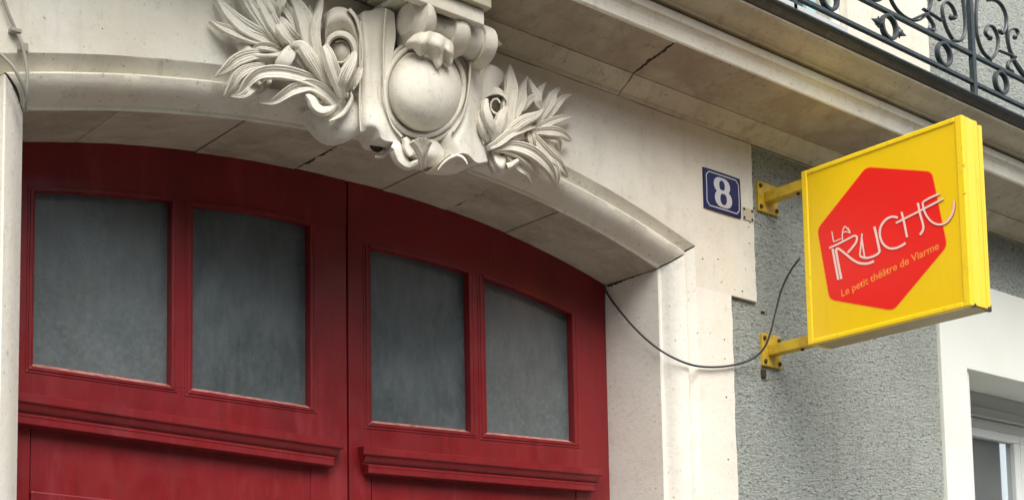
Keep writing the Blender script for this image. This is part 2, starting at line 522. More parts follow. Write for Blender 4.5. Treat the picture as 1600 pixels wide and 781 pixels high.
# ------------------------------------------------------------------ grey rendered wall with its openings
WY = .014
WX0, WX1, WZ0, WZ1 = 5.850, 7.10, 1.55, 3.074       # lower window opening
UX0, UX1 = 4.20, 5.03                                # upper window opening
gw = thing('rendered_wall', 'grey roughcast rendered house wall to the right of the portal, behind the yellow sign', 'wall')
mb = MB()
mb.box(4.10, 5.70, WY, .40, 0, 4.06)
mb.box(5.70, 7.20, WY, .40, 3.12, 4.06)
mb.box(5.70, 7.20, WY, .40, 0, WZ0 - .05)
mb.box(7.20, 10.5, WY, .40, 0, 4.06)
mb.obj('lower_render', grey, gw)
mb = MB()
mb.box(5.64, 10.5, WY, .40, 4.062, 7.2)
mb.box(-3, 3.60, WY, .40, 4.062, 7.2)
mb.box(3.60, 5.64, WY, .40, 6.7, 7.2)
mb.obj('upper_render', grey, gw)
box('back_wall', -3, 4.1, .5, .6, 3.3, 4.06, grey, gw, 0)
box('back_wall', -3, XL - .01, .3, .6, 0, 3.3, grey, gw, 0)
# ------------------------------------------------------------------ lower right window
win = thing('window', 'white framed window in a broad white painted surround at the lower right under the balcony', 'window')
sx, st = 5.638, None
SY = -.006
zt = P(1560, 454, SY).z
prism('surround', [(sx, SY, WZ0 - .3), (WX0, SY, WZ0 - .3), (WX0, SY, WZ1), (WX1, SY, WZ1), (WX1, SY, WZ0 - .3), (7.40, SY, WZ0 - .3), (7.40, SY, zt), (sx, SY, zt)], (0, .36, 0), whitep, win, .004)
box('sill', sx - .05, 7.45, -.08, .36, WZ0 - .08, WZ0, whitep, win, .004)
box('guide_rail', WX0 + .001, WX0 + .040, .012, .032, WZ0, WZ1 - .006, pvc, win, .002)
DPT = .26
box('shutter_box', WX0, WX1, DPT, DPT + .1, WZ1 - .075, WZ1, pvcgrey, win, .003)
box('shutter_box', WX0, WX1, DPT - .015, DPT + .1, WZ1 - .125, WZ1 - .078, pvcgrey, win, .003)
zf = WZ1 - .128
mb = MB()
mb.box(WX0, WX1, DPT + .01, DPT + .07, zf - .055, zf)
mb.box(WX0, WX0 + .05, DPT + .01, DPT + .07, WZ0, zf - .055)
mb.box(WX1 - .05, WX1, DPT + .01, DPT + .07, WZ0, zf - .055)
mb.obj('frame', pvc, win, bevel=.004)
xm = P(1578, 700, DPT + .02).x + .056
for a, b in ((WX0 + .052, xm), (xm + .004, WX1 - .052)):
    mb = MB()
    mb.box(a, b, DPT - .005, DPT + .05, zf - .10, zf - .058)
    mb.box(a, a + .045, DPT - .005, DPT + .05, WZ0 + .01, zf - .10)
    mb.box(b - .055, b, DPT - .005, DPT + .05, WZ0 + .01, zf - .10)
    sash = mb.obj('sash', pvc, win, bevel=.004)
    pn = box('pane', a + .046, b - .056, DPT + .02, DPT + .026, WZ0 + .01, zf - .101, wglass, sash, 0)
    mg = pn.data.materials[0]
glassn = mat('clear_window_glass', (.9, .95, .95), .03)
glassn.node_tree.nodes['Principled BSDF'].inputs['Transmission Weight'].default_value = .9
glassn.node_tree.nodes['Principled BSDF'].inputs['IOR'].default_value = 1.3
for o in win.children:
    for c_ in o.children:
        if c_.name.startswith('pane'): c_.data.materials[0] = glassn
mbk = bpy.data.meshes
s0 = MB().box(WX0 + .06, WX0 + .36, 0, .004, -.011, .011).obj('blind_slat', slat_m, win)
s0.rotation_euler.x = R(-35)
s0.location = (0, DPT + .10, WZ0 + .02)
for k in range(1, 52):
    c_ = s0.copy(); C.objects.link(c_); c_.parent = win
    c_.location = (0, DPT + .10, WZ0 + .02 + k * .027)
box('interior', WX0 - .05, WX1 + .05, .62, .64, WZ0 - .1, WZ1 + .1, mat('dark_room', (.03, .032, .035), .9), win, 0)
# ------------------------------------------------------------------ upper window behind the railing
uw = thing('french_window', 'pale teal framed French window in a cream surround on the balcony, behind the iron railing', 'window')
mb = MB(); mb.box(UX1, 5.655, -.012, .30, 4.09, 6.69); mb.obj('surround', creamup, uw, bevel=.006)
mb = MB(); mb.box(3.60, UX0, -.012, .30, 4.09, 6.69); mb.obj('surround', creamup, uw, bevel=.006)
box('surround', UX0, UX1, -.012, .30, 6.40, 6.69, creamup, uw, .006)
box('inner_moulding', UX1 - .05, UX1, .03, .06, 4.09, 6.4, whitep, uw, .01)
mb = MB()
mb.box(UX0, UX1, .12, .17, 4.09, 4.25); mb.box(UX0, UX0 + .07, .12, .17, 4.25, 6.4)
mb.box(UX1 - .12, UX1 - .05, .12, .17, 4.25, 6.4)
mb.box((UX0 + UX1) / 2 - .06, (UX0 + UX1) / 2 + .02, .12, .17, 4.25, 6.4)
mb.obj('frame', teal, uw, bevel=.004)
for a, b in ((UX0 + .07, (UX0 + UX1) / 2 - .06), ((UX0 + UX1) / 2 + .02, UX1 - .12)):
    box('pane', a, b, .14, .146, 4.25, 6.4, wglass, uw, 0)
# ------------------------------------------------------------------ balcony
BX0, BX1 = 0.6, 10.0
bal = thing('balcony', 'long stone balcony with weathered cornice mouldings running over the arch and the sign', 'balcony')
def run(name, prf, m, x0=BX0, x1=BX1, par=bal, smooth=30, n=1):
    V = []
    for i in range(n + 1):
        X = x0 + (x1 - x0) * i / n
        V += [(X, y, z) for (y, z) in prf]
    k = len(prf)
    F = grid_faces(n + 1, k) + [(i * k + k - 1, i * k, (i + 1) * k, (i + 1) * k + k - 1) for i in range(n)]
    F += [tuple(range(k)), tuple(n * k + j for j in range(k))]
    return link(name, V, F, m, par, smooth=smooth)
cj = [BX0, 1.9, 3.60, 5.35, 7.1, 8.8, BX1]
for i in range(6):
    a, b = cj[i] + .003, cj[i + 1] - .003
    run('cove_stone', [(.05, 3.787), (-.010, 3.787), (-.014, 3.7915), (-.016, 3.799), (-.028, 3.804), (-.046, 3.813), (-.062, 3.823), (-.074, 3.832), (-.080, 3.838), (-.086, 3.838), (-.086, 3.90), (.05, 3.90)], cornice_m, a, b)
    dz = (.0, .0015, 0, .001, 0, .001)[i]
    run('soffit_slab', [(-.087, 3.842 + dz), (-.297, 3.884 + dz), (-.297, 3.95), (-.087, 3.95)], soffit_m, a + .001, b - .001)
run('fascia', [(-.298, 3.884), (-.303, 3.881), (-.307, 3.886), (-.307, 3.926), (-.309, 3.932), (-.320, 3.944), (-.325, 3.9465), (-.327, 3.951), (-.327, 3.974), (-.322, 3.979), (-.308, 3.981), (-.303, 3.985), (-.303, 3.996), (-.20, 3.996), (-.20, 3.884)], stone)
cym = [(-.332, 3.993), (-.336, 3.990), (-.341, 3.992), (-.343, 3.997), (-.350, 4.004), (-.366, 4.010), (-.384, 4.013), (-.402, 4.018), (-.416, 4.027), (-.424, 4.034), (-.432, 4.036), (-.437, 4.041), (-.437, 4.046), (-.434, 4.050)]
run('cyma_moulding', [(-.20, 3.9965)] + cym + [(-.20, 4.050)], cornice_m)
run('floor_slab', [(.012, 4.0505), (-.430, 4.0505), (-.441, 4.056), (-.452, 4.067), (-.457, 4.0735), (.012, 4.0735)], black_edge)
run('floor_edge', [(.012, 4.074), (-.470, 4.074), (-.474, 4.078), (-.474, 4.084), (-.470, 4.087), (.012, 4.087)], iron)
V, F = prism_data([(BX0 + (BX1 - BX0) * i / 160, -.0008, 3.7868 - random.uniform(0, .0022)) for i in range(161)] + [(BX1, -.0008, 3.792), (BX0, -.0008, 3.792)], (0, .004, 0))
link('joint_crack', V, F, dirt_shade, bal)  # dark strip on the joint, with its shadow put into the colour
zx = P(1324, 52, -.46).x
box('zinc_strip', 3.9, zx, -.462, -.445, 4.0875, 4.112, zinc, bal, .002)
jag('joint_crack', 3.600, -.10, -.292, lambda X, y: 3.842 + (-.087 - y) * .2 - .0002, .0055, bal, 20, .005)
# corbel block over the carved cartouche
cb = P(757, 40, -.255)
ct = P(757, 19, -.265)
cl0 = P(640, -6, -.255).x
mb = MB(); mb.box(cl0, cb.x, -.255, -.225, cb.z, cb.z + .05); mb.box(cl0 + .01, cb.x - .002, -.2249, -.05, cb.z + .035, cb.z + .05)
mb.obj('corbel', carved, bal, bevel=.003)
mb = MB(); mb.box(cl0 - .015, cb.x + .015, -.275, -.05, cb.z + .052, 3.90)
mb.obj('corbel', cornice_m, bal, bevel=.004)
# ------------------------------------------------------------------ railing
rail = thing('balcony_railing', 'black wrought iron balcony railing of scrolls, rings and flat bars at the upper right', 'railing')
RY = -.45
def bar(name, x0, x1, z, h=.008, d=.009):
    return box(name, x0, x1, RY - d, RY + d, z - h, z + h, iron, rail, .0015)
bar('bottom_bar', BX0, BX1, 4.147)
bar('lower_bar', BX0, BX1, 4.272)
bar('upper_bar', BX0, BX1, 4.86)
box('handrail', BX0, BX1, RY - .025, RY + .025, 4.985, 5.01, iron, rail, .005)
PITCH = 1.211
posts = [5.288 + PITCH * k for k in range(-3, 4)]
pb = MB().box(-.0115, .0115, RY - .012, RY + .012, 4.088, 4.985).obj('post', iron, rail, bevel=.002)
pb.location.x = posts[0]
for x in posts[1:]:
    c_ = pb.copy(); C.objects.link(c_); c_.parent = rail; c_.location.x = x
def ringmesh(rx, rz, tw, td, n=28):
    V, F = [], []
    for i in range(n):
        a = 2 * math.pi * i / n
        for (r_, y) in ((1, -1), (1, 1), (-1, 1), (-1, -1)):
            V.append(((rx + r_ * tw) * math.cos(a), y * td, (rz + r_ * tw) * math.sin(a)))
    for i in range(n):
        for j in range(4):
            F.append((i * 4 + j, i * 4 + (j + 1) % 4, ((i + 1) % n) * 4 + (j + 1) % 4, ((i + 1) % n) * 4 + j))
    return V, F
V, F = ringmesh(.0475, .0475, .0065, .011)
r0 = link('ring', V, F, iron, rail, bevel=.002)
first = True
for p in posts:
    for u in (.22, PITCH / 2, PITCH - .22):
        if first: o = r0; first = False
        else: o = r0.copy(); C.objects.link(o); o.parent = rail
        o.location = (p + u, RY, 4.2095)
# dart ornaments either side of the middle ring
def dart(sx):
    prof_ = [(0, .012), (.006, .007), (.012, .011), (.016, .018), (.019, .010), (.028, .013), (.036, .010), (.055, .004), (.066, .0005)]
    V, F, sg = [], [], 8
    for (u, r_) in prof_:
        for j in range(sg):
            a = 2 * math.pi * j / sg
            rr = r_ * (1.5 if (j % 2 == 0 and abs(u - .016) < .002) else 1)
            V.append((sx * (.054 + u), rr * .7 * math.cos(a), rr * math.sin(a)))
    F = [(i * sg + j, i * sg + (j + 1) % sg, (i + 1) * sg + (j + 1) % sg, (i + 1) * sg + j) for i in range(len(prof_) - 1) for j in range(sg)]
    F += [tuple(range(sg)), tuple((len(prof_) - 1) * sg + j for j in range(sg))]
    return V, F
for sx_ in (-1, 1):
    V, F = dart(sx_)
    d0 = link('dart', V, F, iron, rail, smooth=40)
    for k, p in enumerate(posts):
        o = d0 if k == 0 else d0.copy()
        if k: C.objects.link(o); o.parent = rail
        o.location = (p + PITCH / 2, RY, 4.2095)
# scrolls, drawn once beside one post, mirrored and repeated
def q(pts): return [P(1400 + x / 3.905, y / 3.905, RY) for x, y in pts]
sets = []
sets.append(q([(572, 228), (556, 222), (544, 195), (562, 160), (596, 172), (622, 240), (612, 320), (575, 358), (525, 310), (495, 220), (488, 120), (492, 20), (505, -60), (540, -120)]))
sets.append(q([(560, 2), (600, 2), (640, 30), (668, 90), (672, 160), (652, 205), (630, 190)]))
sets.append(q([(632, 312), (680, 330), (730, 352)]))
sets.append(q([(726, 226), (744, 205), (730, 180), (700, 185), (684, 225), (690, 290), (712, 345)]))
lp = q([(205, -150), (214, -60), (212, 20), (190, 85), (135, 126), (70, 115), (5, 62), (-40, -20), (-65, -110), (-75, -200)])
sets.append([Vector((2 * 5.288 - p.x, p.y, p.z)) for p in lp])
sets.append(q([(714, 366), (684, 385), (684, 420), (708, 438)]))
sets.append(q([(716, 362), (750, 410), (790, 470)]))
big = [(.0085)] * len(sets)
allx = []
scobj = []
for i, s_ in enumerate(sets):
    loc = [Vector((p.x - 5.288, 0, p.z)) for p in s_]
    pts = cat([tuple(v) for v in loc], max(14, len(loc) * 5))
    for mir in (1, -1):
        V, F = sweep_data([Vector((a * mir, 0, c_)) for a, b_, c_ in pts], (.0062, .0075, .0062, .005, .005, .0075, .006, .006)[i], .009, seg=8)
        scobj.append(link('scroll', V, F, iron, rail, smooth=50))
for s_ in scobj:
    for k, p in enumerate(posts):
        o = s_ if k == 0 else s_.copy()
        if k: C.objects.link(o); o.parent = rail
        o.location = (p, RY, 0)
# balls at scroll ends
def ball(name, c, r, m, par, sy=1, sz=1, n=10):
    V, F = [], []
    for i in range(n + 1):
        th = math.pi * i / n
        for j in range(n):
            ph = 2 * math.pi * j / n
            V.append((c[0] + r * math.sin(th) * math.cos(ph), c[1] + r * sy * math.sin(th) * math.sin(ph), c[2] + r * sz * math.cos(th)))
    F = [(i * n + j, i * n + (j + 1) % n, (i + 1) * n + (j + 1) % n, (i + 1) * n + j) for i in range(n) for j in range(n)]
    return link(name, V, F, m, par, smooth=2)
for (x, y, r) in ((572, 232, .013), (726, 228, .012), (632, 192, .012), (575, 366, .010), (708, 438, .010)):
    p = P(1400 + x / 3.905, y / 3.905, RY)
    for mir in (1, -1):
        b0 = ball('scroll_end', (mir * (p.x - 5.288), 0, p.z), r, iron, rail)
        for k, pp in enumerate(posts):
            o = b0 if k == 0 else b0.copy()
            if k: C.objects.link(o); o.parent = rail
            o.location = (pp, RY, 0)
# ------------------------------------------------------------------ red door leaves
SEAMX, SEAMY = 2.672, .415
def D(x, y, off, side):
    # plane through hinge (X=XL or XR, Y=.36) and the seam, shifted towards the street by off
    hx = XL if side < 0 else XR
    a = Vector((hx, DOOR_Y - off, 0)); t = Vector((SEAMX - hx, SEAMY - DOOR_Y, 0)); n_ = Vector((-t.y, t.x, 0))
    d = ray(x, y)
    k = (a - CAM).dot(n_) / d.dot(n_)
    return CAM + d * k
def dprism(name, poly, off, th, side, m, par, bevel=.0015):
    return prism(name, [D(x, y, off, side) for x, y in poly], (0, th, 0), m, par, bevel)
def curve(pts, n): return cat(pts, n)
leafL = thing('door_leaf', 'left leaf of the red arched door, its two panes the widest', 'door', 'leaves of the red arched door')
leafR = thing('door_leaf', 'right leaf of the red arched door, beside the hanging dark cable', 'door', 'leaves of the red arched door')
intr = [(-40, 200), (42, 203), (100, 205), (200, 212), (300, 222), (400, 232), (500, 246), (542, 256)]
intr2 = [(544, 258), (620, 280), (750, 328), (850, 368), (950, 424)]
botL = lambda x: 571 + (x - 50) * .1515     # front lower edge of the left glazing openings
botR = lambda x: 660 + (x - 580) * .0985
# left leaf: openings  51..269 and 299..485
topA = [(51, 297), (110, 299), (170, 303), (225, 308), (269, 314)]
topB = [(299, 320), (350, 325), (400, 332), (450, 342), (485, 352)]
topC = [(577, 386), (625, 396), (680, 409), (733, 426)]
topD = [(755, 433), (800, 448.5), (850, 469.5), (893, 490)]
def leaf_frame(par, side, xs, top1, top2, bot, arch, led):
    x0, a, b, c, d, x1 = xs
    T = .05
    def vlean(x, y):                                # photo verticals lean a little
        return x + (x - 390) / 21557 * (y - 450)
    def pl(*pts): return [(vlean(x, y), y) for x, y in pts]
    ytop = lambda x, cv: min(cv, key=lambda p: abs(p[0] - x))[1]
    dprism('stile', pl((x0, top1[0][1] - 2), (a, top1[0][1] - 2), (a, 835), (x0, 835)), 0, T, side, red, par)
    dprism('stile', pl((d, top2[-1][1] - 1), (x1, top2[-1][1] - 1), (x1, 860), (d, 860)), 0, T, side, red, par)
    dprism('mullion', pl((b, top1[-1][1]), (c, top2[0][1]), (c, bot(c)), (b, bot(b))), 0, T, side, red, par)
    up = [p for p in arch]
    low = [(x1, top2[-1][1] - 1)] + top2[::-1] + top1[::-1] + [(x0, top1[0][1] - 2)]
    dprism('top_rail', up + low, 0, T, side, red, par, 0)
    dprism('middle_rail', pl((a, bot(a)), (d, bot(d)), (d, led(d) + 24), (a, led(a) + 24)), 0, T, side, red, par)
    # glazing beads round each opening
    for (l, r_, tp) in ((a, b, top1), (c, d, top2)):
        wv = 5
        for k, poly in enumerate((pl((l - wv, tp[0][1] - wv), (l, tp[0][1]), (l, bot(l)), (l - wv, bot(l) + wv)),
                     pl((r_, tp[-1][1]), (r_ + wv, tp[-1][1] - wv), (r_ + wv, bot(r_) + wv), (r_, bot(r_))),
                     pl((l, bot(l)), (r_, bot(r_)), (r_ + wv, bot(r_) + wv), (l - wv, bot(l) + wv)))):
            dprism('glazing_bead', poly, .005, .02, side, red, par, .0015)
        wv2 = 9
        for poly in (pl((l - wv2, tp[0][1] - wv2), (l - wv - .2, tp[0][1] - wv), (l - wv - .2, bot(l) + wv), (l - wv2, bot(l) + wv2)),
                     pl((r_ + wv + .2, tp[-1][1] - wv), (r_ + wv2, tp[-1][1] - wv2), (r_ + wv2, bot(r_) + wv2), (r_ + wv + .2, bot(r_) + wv)),
                     pl((l - wv, bot(l) + wv + .2), (r_ + wv, bot(r_) + wv + .2), (r_ + wv2, bot(r_) + wv2), (l - wv2, bot(l) + wv2))):
            dprism('glazing_bead', poly, .0022, .01, side, red, par, .0008)
        # inner step of the rebate
        for poly in (pl((l, tp[0][1]), (l + 2.5, tp[0][1] + 2), (l + 2.5, bot(l) - 1), (l, bot(l))),
                     pl((r_ - 2.5, tp[-1][1] + 2), (r_, tp[-1][1]), (r_, bot(r_)), (r_ - 2.5, bot(r_) - 1))):
            dprism('glazing_bead', poly, -.014, .02, side, red, par, .0008)
        tpp = [(x, y) for x, y in tp]
        upper = [(x, y - wv) for x, y in tp[::-1]]
        dprism('glazing_bead', tpp + upper, .005, .02, side, red, par, .001)
xsL = (-40, 51, 269, 299, 485, 541)
xsR = (544, 577, 733, 755, 893, 942)
ledL = lambda x: 611 + (x - 32) * .1512
ledR = lambda x: 696.3 + (x - 573) * .0966
leaf_frame(leafL, -1, xsL, topA, topB, botL, intr, ledL)
leaf_frame(leafR, 1, xsR, topC, topD, botR, intr2, ledR)
# panes and sloping worn sills
def pane(par, side, l, r_, tp, bot, m):
    V = [D(l - 6, tp[0][1] - 14, -.034, side), D(r_ + 8, tp[-1][1] - 14, -.034, side), D(r_ + 12, bot(r_) + 14, -.034, side), D(l - 6, bot(l) + 14, -.034, side)]
    up = [D(x, y - 14, -.034, side) for x, y in tp[1:-1]]
    p = prism('pane', [V[0]] + up + [V[1], V[2], V[3]], (0, .004, 0), m, par)
    k = .030
    a0, b0 = D(l, bot(l) - .5, -.003, side), D(r_ + .5, bot(r_) - .5, -.003, side)
    a1, b1 = a0 + Vector((0, .031, .013)), b0 + Vector((0, .031, .013))
    a2, b2 = a0 + Vector((0, .031, -.01)), b0 + Vector((0, .031, -.01))
    link('sill', [a0, b0, b1, a1, a0 + Vector((0, 0, -.01)), b0 + Vector((0, 0, -.01)), b2, a2],
         [(0, 1, 2, 3), (0, 4, 5, 1), (3, 2, 6, 7), (0, 3, 7, 4), (1, 5, 6, 2), (4, 7, 6, 5)], sill_m, p)
pane(leafL, -1, 51, 269, topA, botL, pane_t)
pane(leafL, -1, 299, 485, topB, botL, pane_m)
pane(leafR, 1, 577, 733, topC, botR, pane_m)
pane(leafR, 1, 755, 893, topD, botR, pane_t)
# projecting ledges, lofted along the leaf
def ledge(par, side, pl, pr, prf, name='ledge'):
    A, B = D(*pl, 0, side), D(*pr, 0, side)
    V = []
    k = len(prf)
    for (Q, s_) in ((A, 1), (B, -1)):
        for (o, dz, inset) in prf:
            V.append(Q + Vector((s_ * inset, -o, dz)))
    F = grid_faces(2, k) + [(k - 1, 0, k, 2 * k - 1)] + [tuple(range(k)), tuple(range(2 * k - 1, k - 1, -1))]
    return link(name, V, F, red, par, smooth=25)
def led_prof(i1, i2):
    return [(-.01, .006, i1), (.048, .000, 0), (.052, -.002, 0), (.052, -.024, 0), (.050, -.027, 0), (.045, -.030, i1), (.043, -.038, i1), (.038, -.047, i1), (.030, -.053, i1), (.030, -.056, i1), (.036, -.058, i2), (.038, -.060, i2), (.038, -.064, i2), (.036, -.066, i2), (.036, -.084, i2), (.034, -.086, i2), (-.01, -.090, i2)]
A = led_prof(.012, .03)
def shift(x, y, off, side):                        # photo pixel of a proud edge -> leaf plane pixel at the same 3-D point (kept straight on the leaf)
    return D(x, y, off, side)
def ledge2(par, side, pl, pr, prf):
    A_, B_ = shift(*pl, .052, side), shift(*pr, .052, side)
    V = []
    k = len(prf)
    for (Q, s_) in ((A_, 1), (B_, -1)):
        for (o, dz, inset) in prf:
            V.append(Q + Vector((s_ * inset, .052 - o, dz)))
    F = grid_faces(2, k) + [(k - 1, 0, k, 2 * k - 1)] + [tuple(range(k)), tuple(range(2 * k - 1, k - 1, -1))]
    return link('ledge', V, F, red, par, smooth=25)
ledge2(leafL, -1, (-30, 602), (538, 688), A)
ledge2(leafR, 1, (568, 696.5), (942.5, 732), A)
# lower panels below the ledges
def low_panel(par, side, x0, x1, y0, y1, frame_top):
    vl = lambda x, y: (x + (x - 390) / 21557 * (y - 450), y)
    dprism('panel_board', [vl(x0, y0), vl(x1, y1), vl(x1, 1100), vl(x0, 1100)], -.004, .045, side, red, par, 0)
    if frame_top:
        (xa, ya), (xb, yb) = frame_top
        dprism('raised_panel', [(xa, ya), (xb, yb), vl(xb, 1090), vl(xa, 1090)], .012, .02, side, red, par, .004)
low_panel(leafL, -1, 52, 484, ledL(52) + 24, ledL(484) + 24, ((49, 766), (478, 812)))
low_panel(leafR, 1, 578, 892, ledR(578) + 24, ledR(892) + 24, ((585, 800), (888, 826)))
# stone-side rebate of the right leaf, and meeting strip
dprism('hinge_strip', [(942.6, 452), (949, 456), (955, 860), (948.5, 860)], -.008, .04, 1, red, leafR, .001)
dprism('meeting_strip', [(540.5, 300), (545, 300), (547.5, 860), (543, 860)], -.012, .03, -1, red, leafL, 0)
# floor of the doorway: dark hall behind the doors
hall = tag(MB().box(XL - .3, XR + .3, .46, .48, 0, 3.6).obj('hall_partition', mat('hall_dark', (.03, .028, .026), .9)), 'dark boarding behind the red double door leaves', 'partition')
# ------------------------------------------------------------------ carved cartouche
car = thing('carved_cartouche', 'carved stone cartouche with an oval boss, scrolls and fanned leaves over the arch crown', 'carving')
def patch(name, rows, m=carved, nu=None, nv=12, back=.03, par=car, smooth=55):
    """rows: lists of (x, y, Y) in photo pixels and metres; lofted smooth sheet with real thickness behind it"""
    rr = [cat(r_, nv) for r_ in rows]
    nu = nu or max(6, 4 * (len(rows) - 1) + 1)
    cols = [cat([r_[j] for r_ in rr], nu) if len(rows) > 1 else None for j in range(nv)]
    V = []
    for i in range(nu):
        for j in range(nv):
            x, y, Y = cols[j][i]
            V.append(P(x, y, Y))
    n = len(V)
    V += [v + Vector((0, back, 0)) for v in V]
    F = grid_faces(nu, nv)
    F += [tuple(i + n for i in f[::-1]) for f in grid_faces(nu, nv)]
    ring = [j for j in range(nv)] + [i * nv + nv - 1 for i in range(1, nu)] + [(nu - 1) * nv + j for j in range(nv - 2, -1, -1)] + [i * nv for i in range(nu - 2, 0, -1)]
    k = len(ring)
    F += [(ring[i], ring[(i + 1) % k], ring[(i + 1) % k] + n, ring[i] + n) for i in range(k)]
    return link(name, V, F, m, par, smooth=smooth)
def leaf(pts, wpx, Y0, Y1, name='leaf', groove=.011, bulge=.004, back=.016, base=.55, tipw=0.0, lift=.02, par=car):
    """pts tip -> base in photo pixels; Y0 at the tip, Y1 at the base, lifted mid-way"""
    n, k = 22, 15
    Y0 = Y0 * 1.3 - .010; Y1 *= 1.25; wpx *= 1.08; lift += .006
    c = cat(pts, n)
    V = []
    for i in range(n):
        t = i / (n - 1)
        x, y = c[i]
        xa, ya = c[max(i - 1, 0)]; xb, yb = c[min(i + 1, n - 1)]
        L = math.hypot(xb - xa, yb - ya) or 1
        nx, ny = -(yb - ya) / L, (xb - xa) / L
        w_ = wpx * (tipw + (1 - tipw) * (math.sin(min(t / .62, 1) * math.pi / 2) ** .8)) * (1 if t < .62 else 1 - (1 - base) * ((t - .62) / .38) ** 1.3) * .5 + .25
        Yc = Y0 + (Y1 - Y0) * t - lift * math.sin(math.pi * t) 
        sc_ = w_ / (wpx * .5 + .01)
        for j in range(k):
            s_ = -1 + 2 * j / (k - 1)
            prof_ = bulge * .6 * (1 - abs(s_) ** 4) * sc_ - 1.0 * groove * (1 - abs(s_)) * sc_ + (.0011 * math.cos(abs(s_) * math.pi * 5) * sc_ if groove > 0 else 0)
            V.append(P(x + nx * w_ * s_, y + ny * w_ * s_, Yc - prof_))
    m_ = len(V)
    V += [v + Vector((0, back, 0)) for v in V]
    F = grid_faces(n, k)
    F += [tuple(i + m_ for i in f[::-1]) for f in grid_faces(n, k)]
    ring = [j for j in range(k)] + [i * k + k - 1 for i in range(1, n)] + [(n - 1) * k + j for j in range(k - 2, -1, -1)] + [i * k for i in range(n - 2, 0, -1)]
    kk = len(ring)
    F += [(ring[i], ring[(i + 1) % kk], ring[(i + 1) % kk] + m_, ring[i] + m_) for i in range(kk)]
    return link(name, V, F, carved, par, smooth=20)
def tube(name, pts, wpx, Yf, depth, taper=None, n=30, par=car):
    c = cat(pts, n)
    V = []
    k = 10
    for i in range(n):
        t = i / (n - 1)
        x, y = c[i]
        xa, ya = c[max(i - 1, 0)]; xb, yb = c[min(i + 1, n - 1)]
        L = math.hypot(xb - xa, yb - ya) or 1
        nx, ny = -(yb - ya) / L, (xb - xa) / L
        w_ = wpx * .5 * (taper(t) if taper else 1)
        Yc = Yf(t) if callable(Yf) else Yf
        for j in range(k):
            an = 2 * math.pi * j / k
            V.append(P(x + nx * w_ * math.cos(an), y + ny * w_ * math.cos(an), Yc + depth * math.sin(an)))
    F = [(i * k + j, i * k + (j + 1) % k, (i + 1) * k + (j + 1) % k, (i + 1) * k + j) for i in range(n - 1) for j in range(k)]
    F += [tuple(range(k)), tuple((n - 1) * k + j for j in range(k))]
    return link(name, V, F, carved, par, smooth=50)
c1 = lambda *pp: [(300 + x / 4.88, y / 4.88) for x, y in pp]
c3 = lambda *pp: [(340 + x / 4.594, 120 + y / 4.594) for x, y in pp]
c4 = lambda *pp: [(560 + x / 4.444, 130 + y / 4.444) for x, y in pp]
c2 = lambda *pp: [(580 + x / 4.706, y / 4.706) for x, y in pp]
c5 = lambda *pp: [(440 + x / 6.667, y / 6.667) for x, y in pp]
c6 = lambda *pp: [(580 + x / 7.81, 190 + y / 7.81) for x, y in pp]
# -- left spray
leaf(c1((140, 158), (260, 215), (400, 262), (520, 300), (640, 330)), 17, -.012, -.045)
leaf(c1((180, -30), (280, 90), (400, 195), (520, 265), (700, 370)), 20, -.012, -.05)
leaf(c1((330, -130), (430, 20), (520, 130), (610, 240), (730, 350)), 17, -.015, -.05)
leaf(c1((470, -120), (520, 0), (590, 110), (650, 220), (740, 345)), 17, -.025, -.06)
leaf(c1((560, -60), (600, 20), (640, 90), (650, 150)), 14, -.035, -.05)
leaf(c1((655, 150), (690, 190), (740, 260), (800, 320)), 20, -.045, -.07, base=.9, tipw=.6)
leaf(c1((690, 96), (680, 40), (700, -30), (730, -90)), 13, -.05, -.04)
leaf(c1((720, -60), (800, 20), (860, 130), (900, 260), (935, 400), (985, 540)), 24, -.03, -.075, base=.5)
leaf(c1((1000, -60), (980, 60), (950, 170), (945, 300), (975, 440), (1030, 600)), 14, -.045, -.08, groove=.004)
leaf(c1((765, 338), (840, 345), (900, 420), (960, 520), (1040, 670)), 17, -.075, -.09, groove=.002, bulge=.014, tipw=.3)
leaf(c1((768, 345), (820, 430), (900, 500), (980, 580), (1050, 670)), 22, -.050, -.06, groove=.002)
leaf(c1((680, 540), (700, 480), (740, 410), (765, 345)), 20, -.065, -.07, base=.4, tipw=.5, groove=.0)
leaf(c1((190, 578), (270, 520), (350, 455), (450, 420), (560, 410)), 19, -.015, -.055, groove=.006)
leaf(c1((258, 720), (310, 650), (360, 570), (440, 520), (560, 495)), 15, -.02, -.05, groove=.004)
leaf(c1((285, 738), (380, 700), (440, 620), (520, 560), (650, 545), (800, 570), (950, 630), (1080, 740)), 19, -.02, -.09, lift=.035, base=.7, groove=.012)
leaf(c3((298, 188), (400, 180), (480, 130), (560, 85), (680, 60), (800, 130), (860, 200)), 18, -.03, -.09, lift=.03, base=.7, groove=.012)
leaf(c3((100, 145), (190, 130), (250, 85), (310, 40)), 12, -.025, -.05, groove=.003)
leaf(c1((508, 712), (545, 680), (575, 635), (600, 600)), 11, -.03, -.05)
leaf(c1((395, -90), (470, 40), (560, 170), (650, 290), (720, 360)), 12, -.03, -.045)
leaf(c1((630, -100), (700, 40), (780, 150), (850, 270), (900, 380)), 16, -.02, -.05)
leaf(c1((455, 372), (520, 350), (600, 358), (700, 395)), 12, -.035, -.05)
leaf(c1((900, 40), (905, 130), (920, 240), (950, 360)), 12, -.02, -.05)
# cup-shaped turned leaf
patch('curled_leaf', [[(372, 68, -.03), (378, 78, -.045), (384, 92, -.05), (400, 99, -.055), (438, 100, -.065)],
                      [(388, 63, -.045), (389, 74, -.06), (397, 84, -.075), (414, 87, -.08), (444, 86, -.085)],
                      [(394, 62, -.035), (395, 72, -.04), (404, 79, -.045), (420, 79, -.05), (446, 78, -.06)]], back=.02)
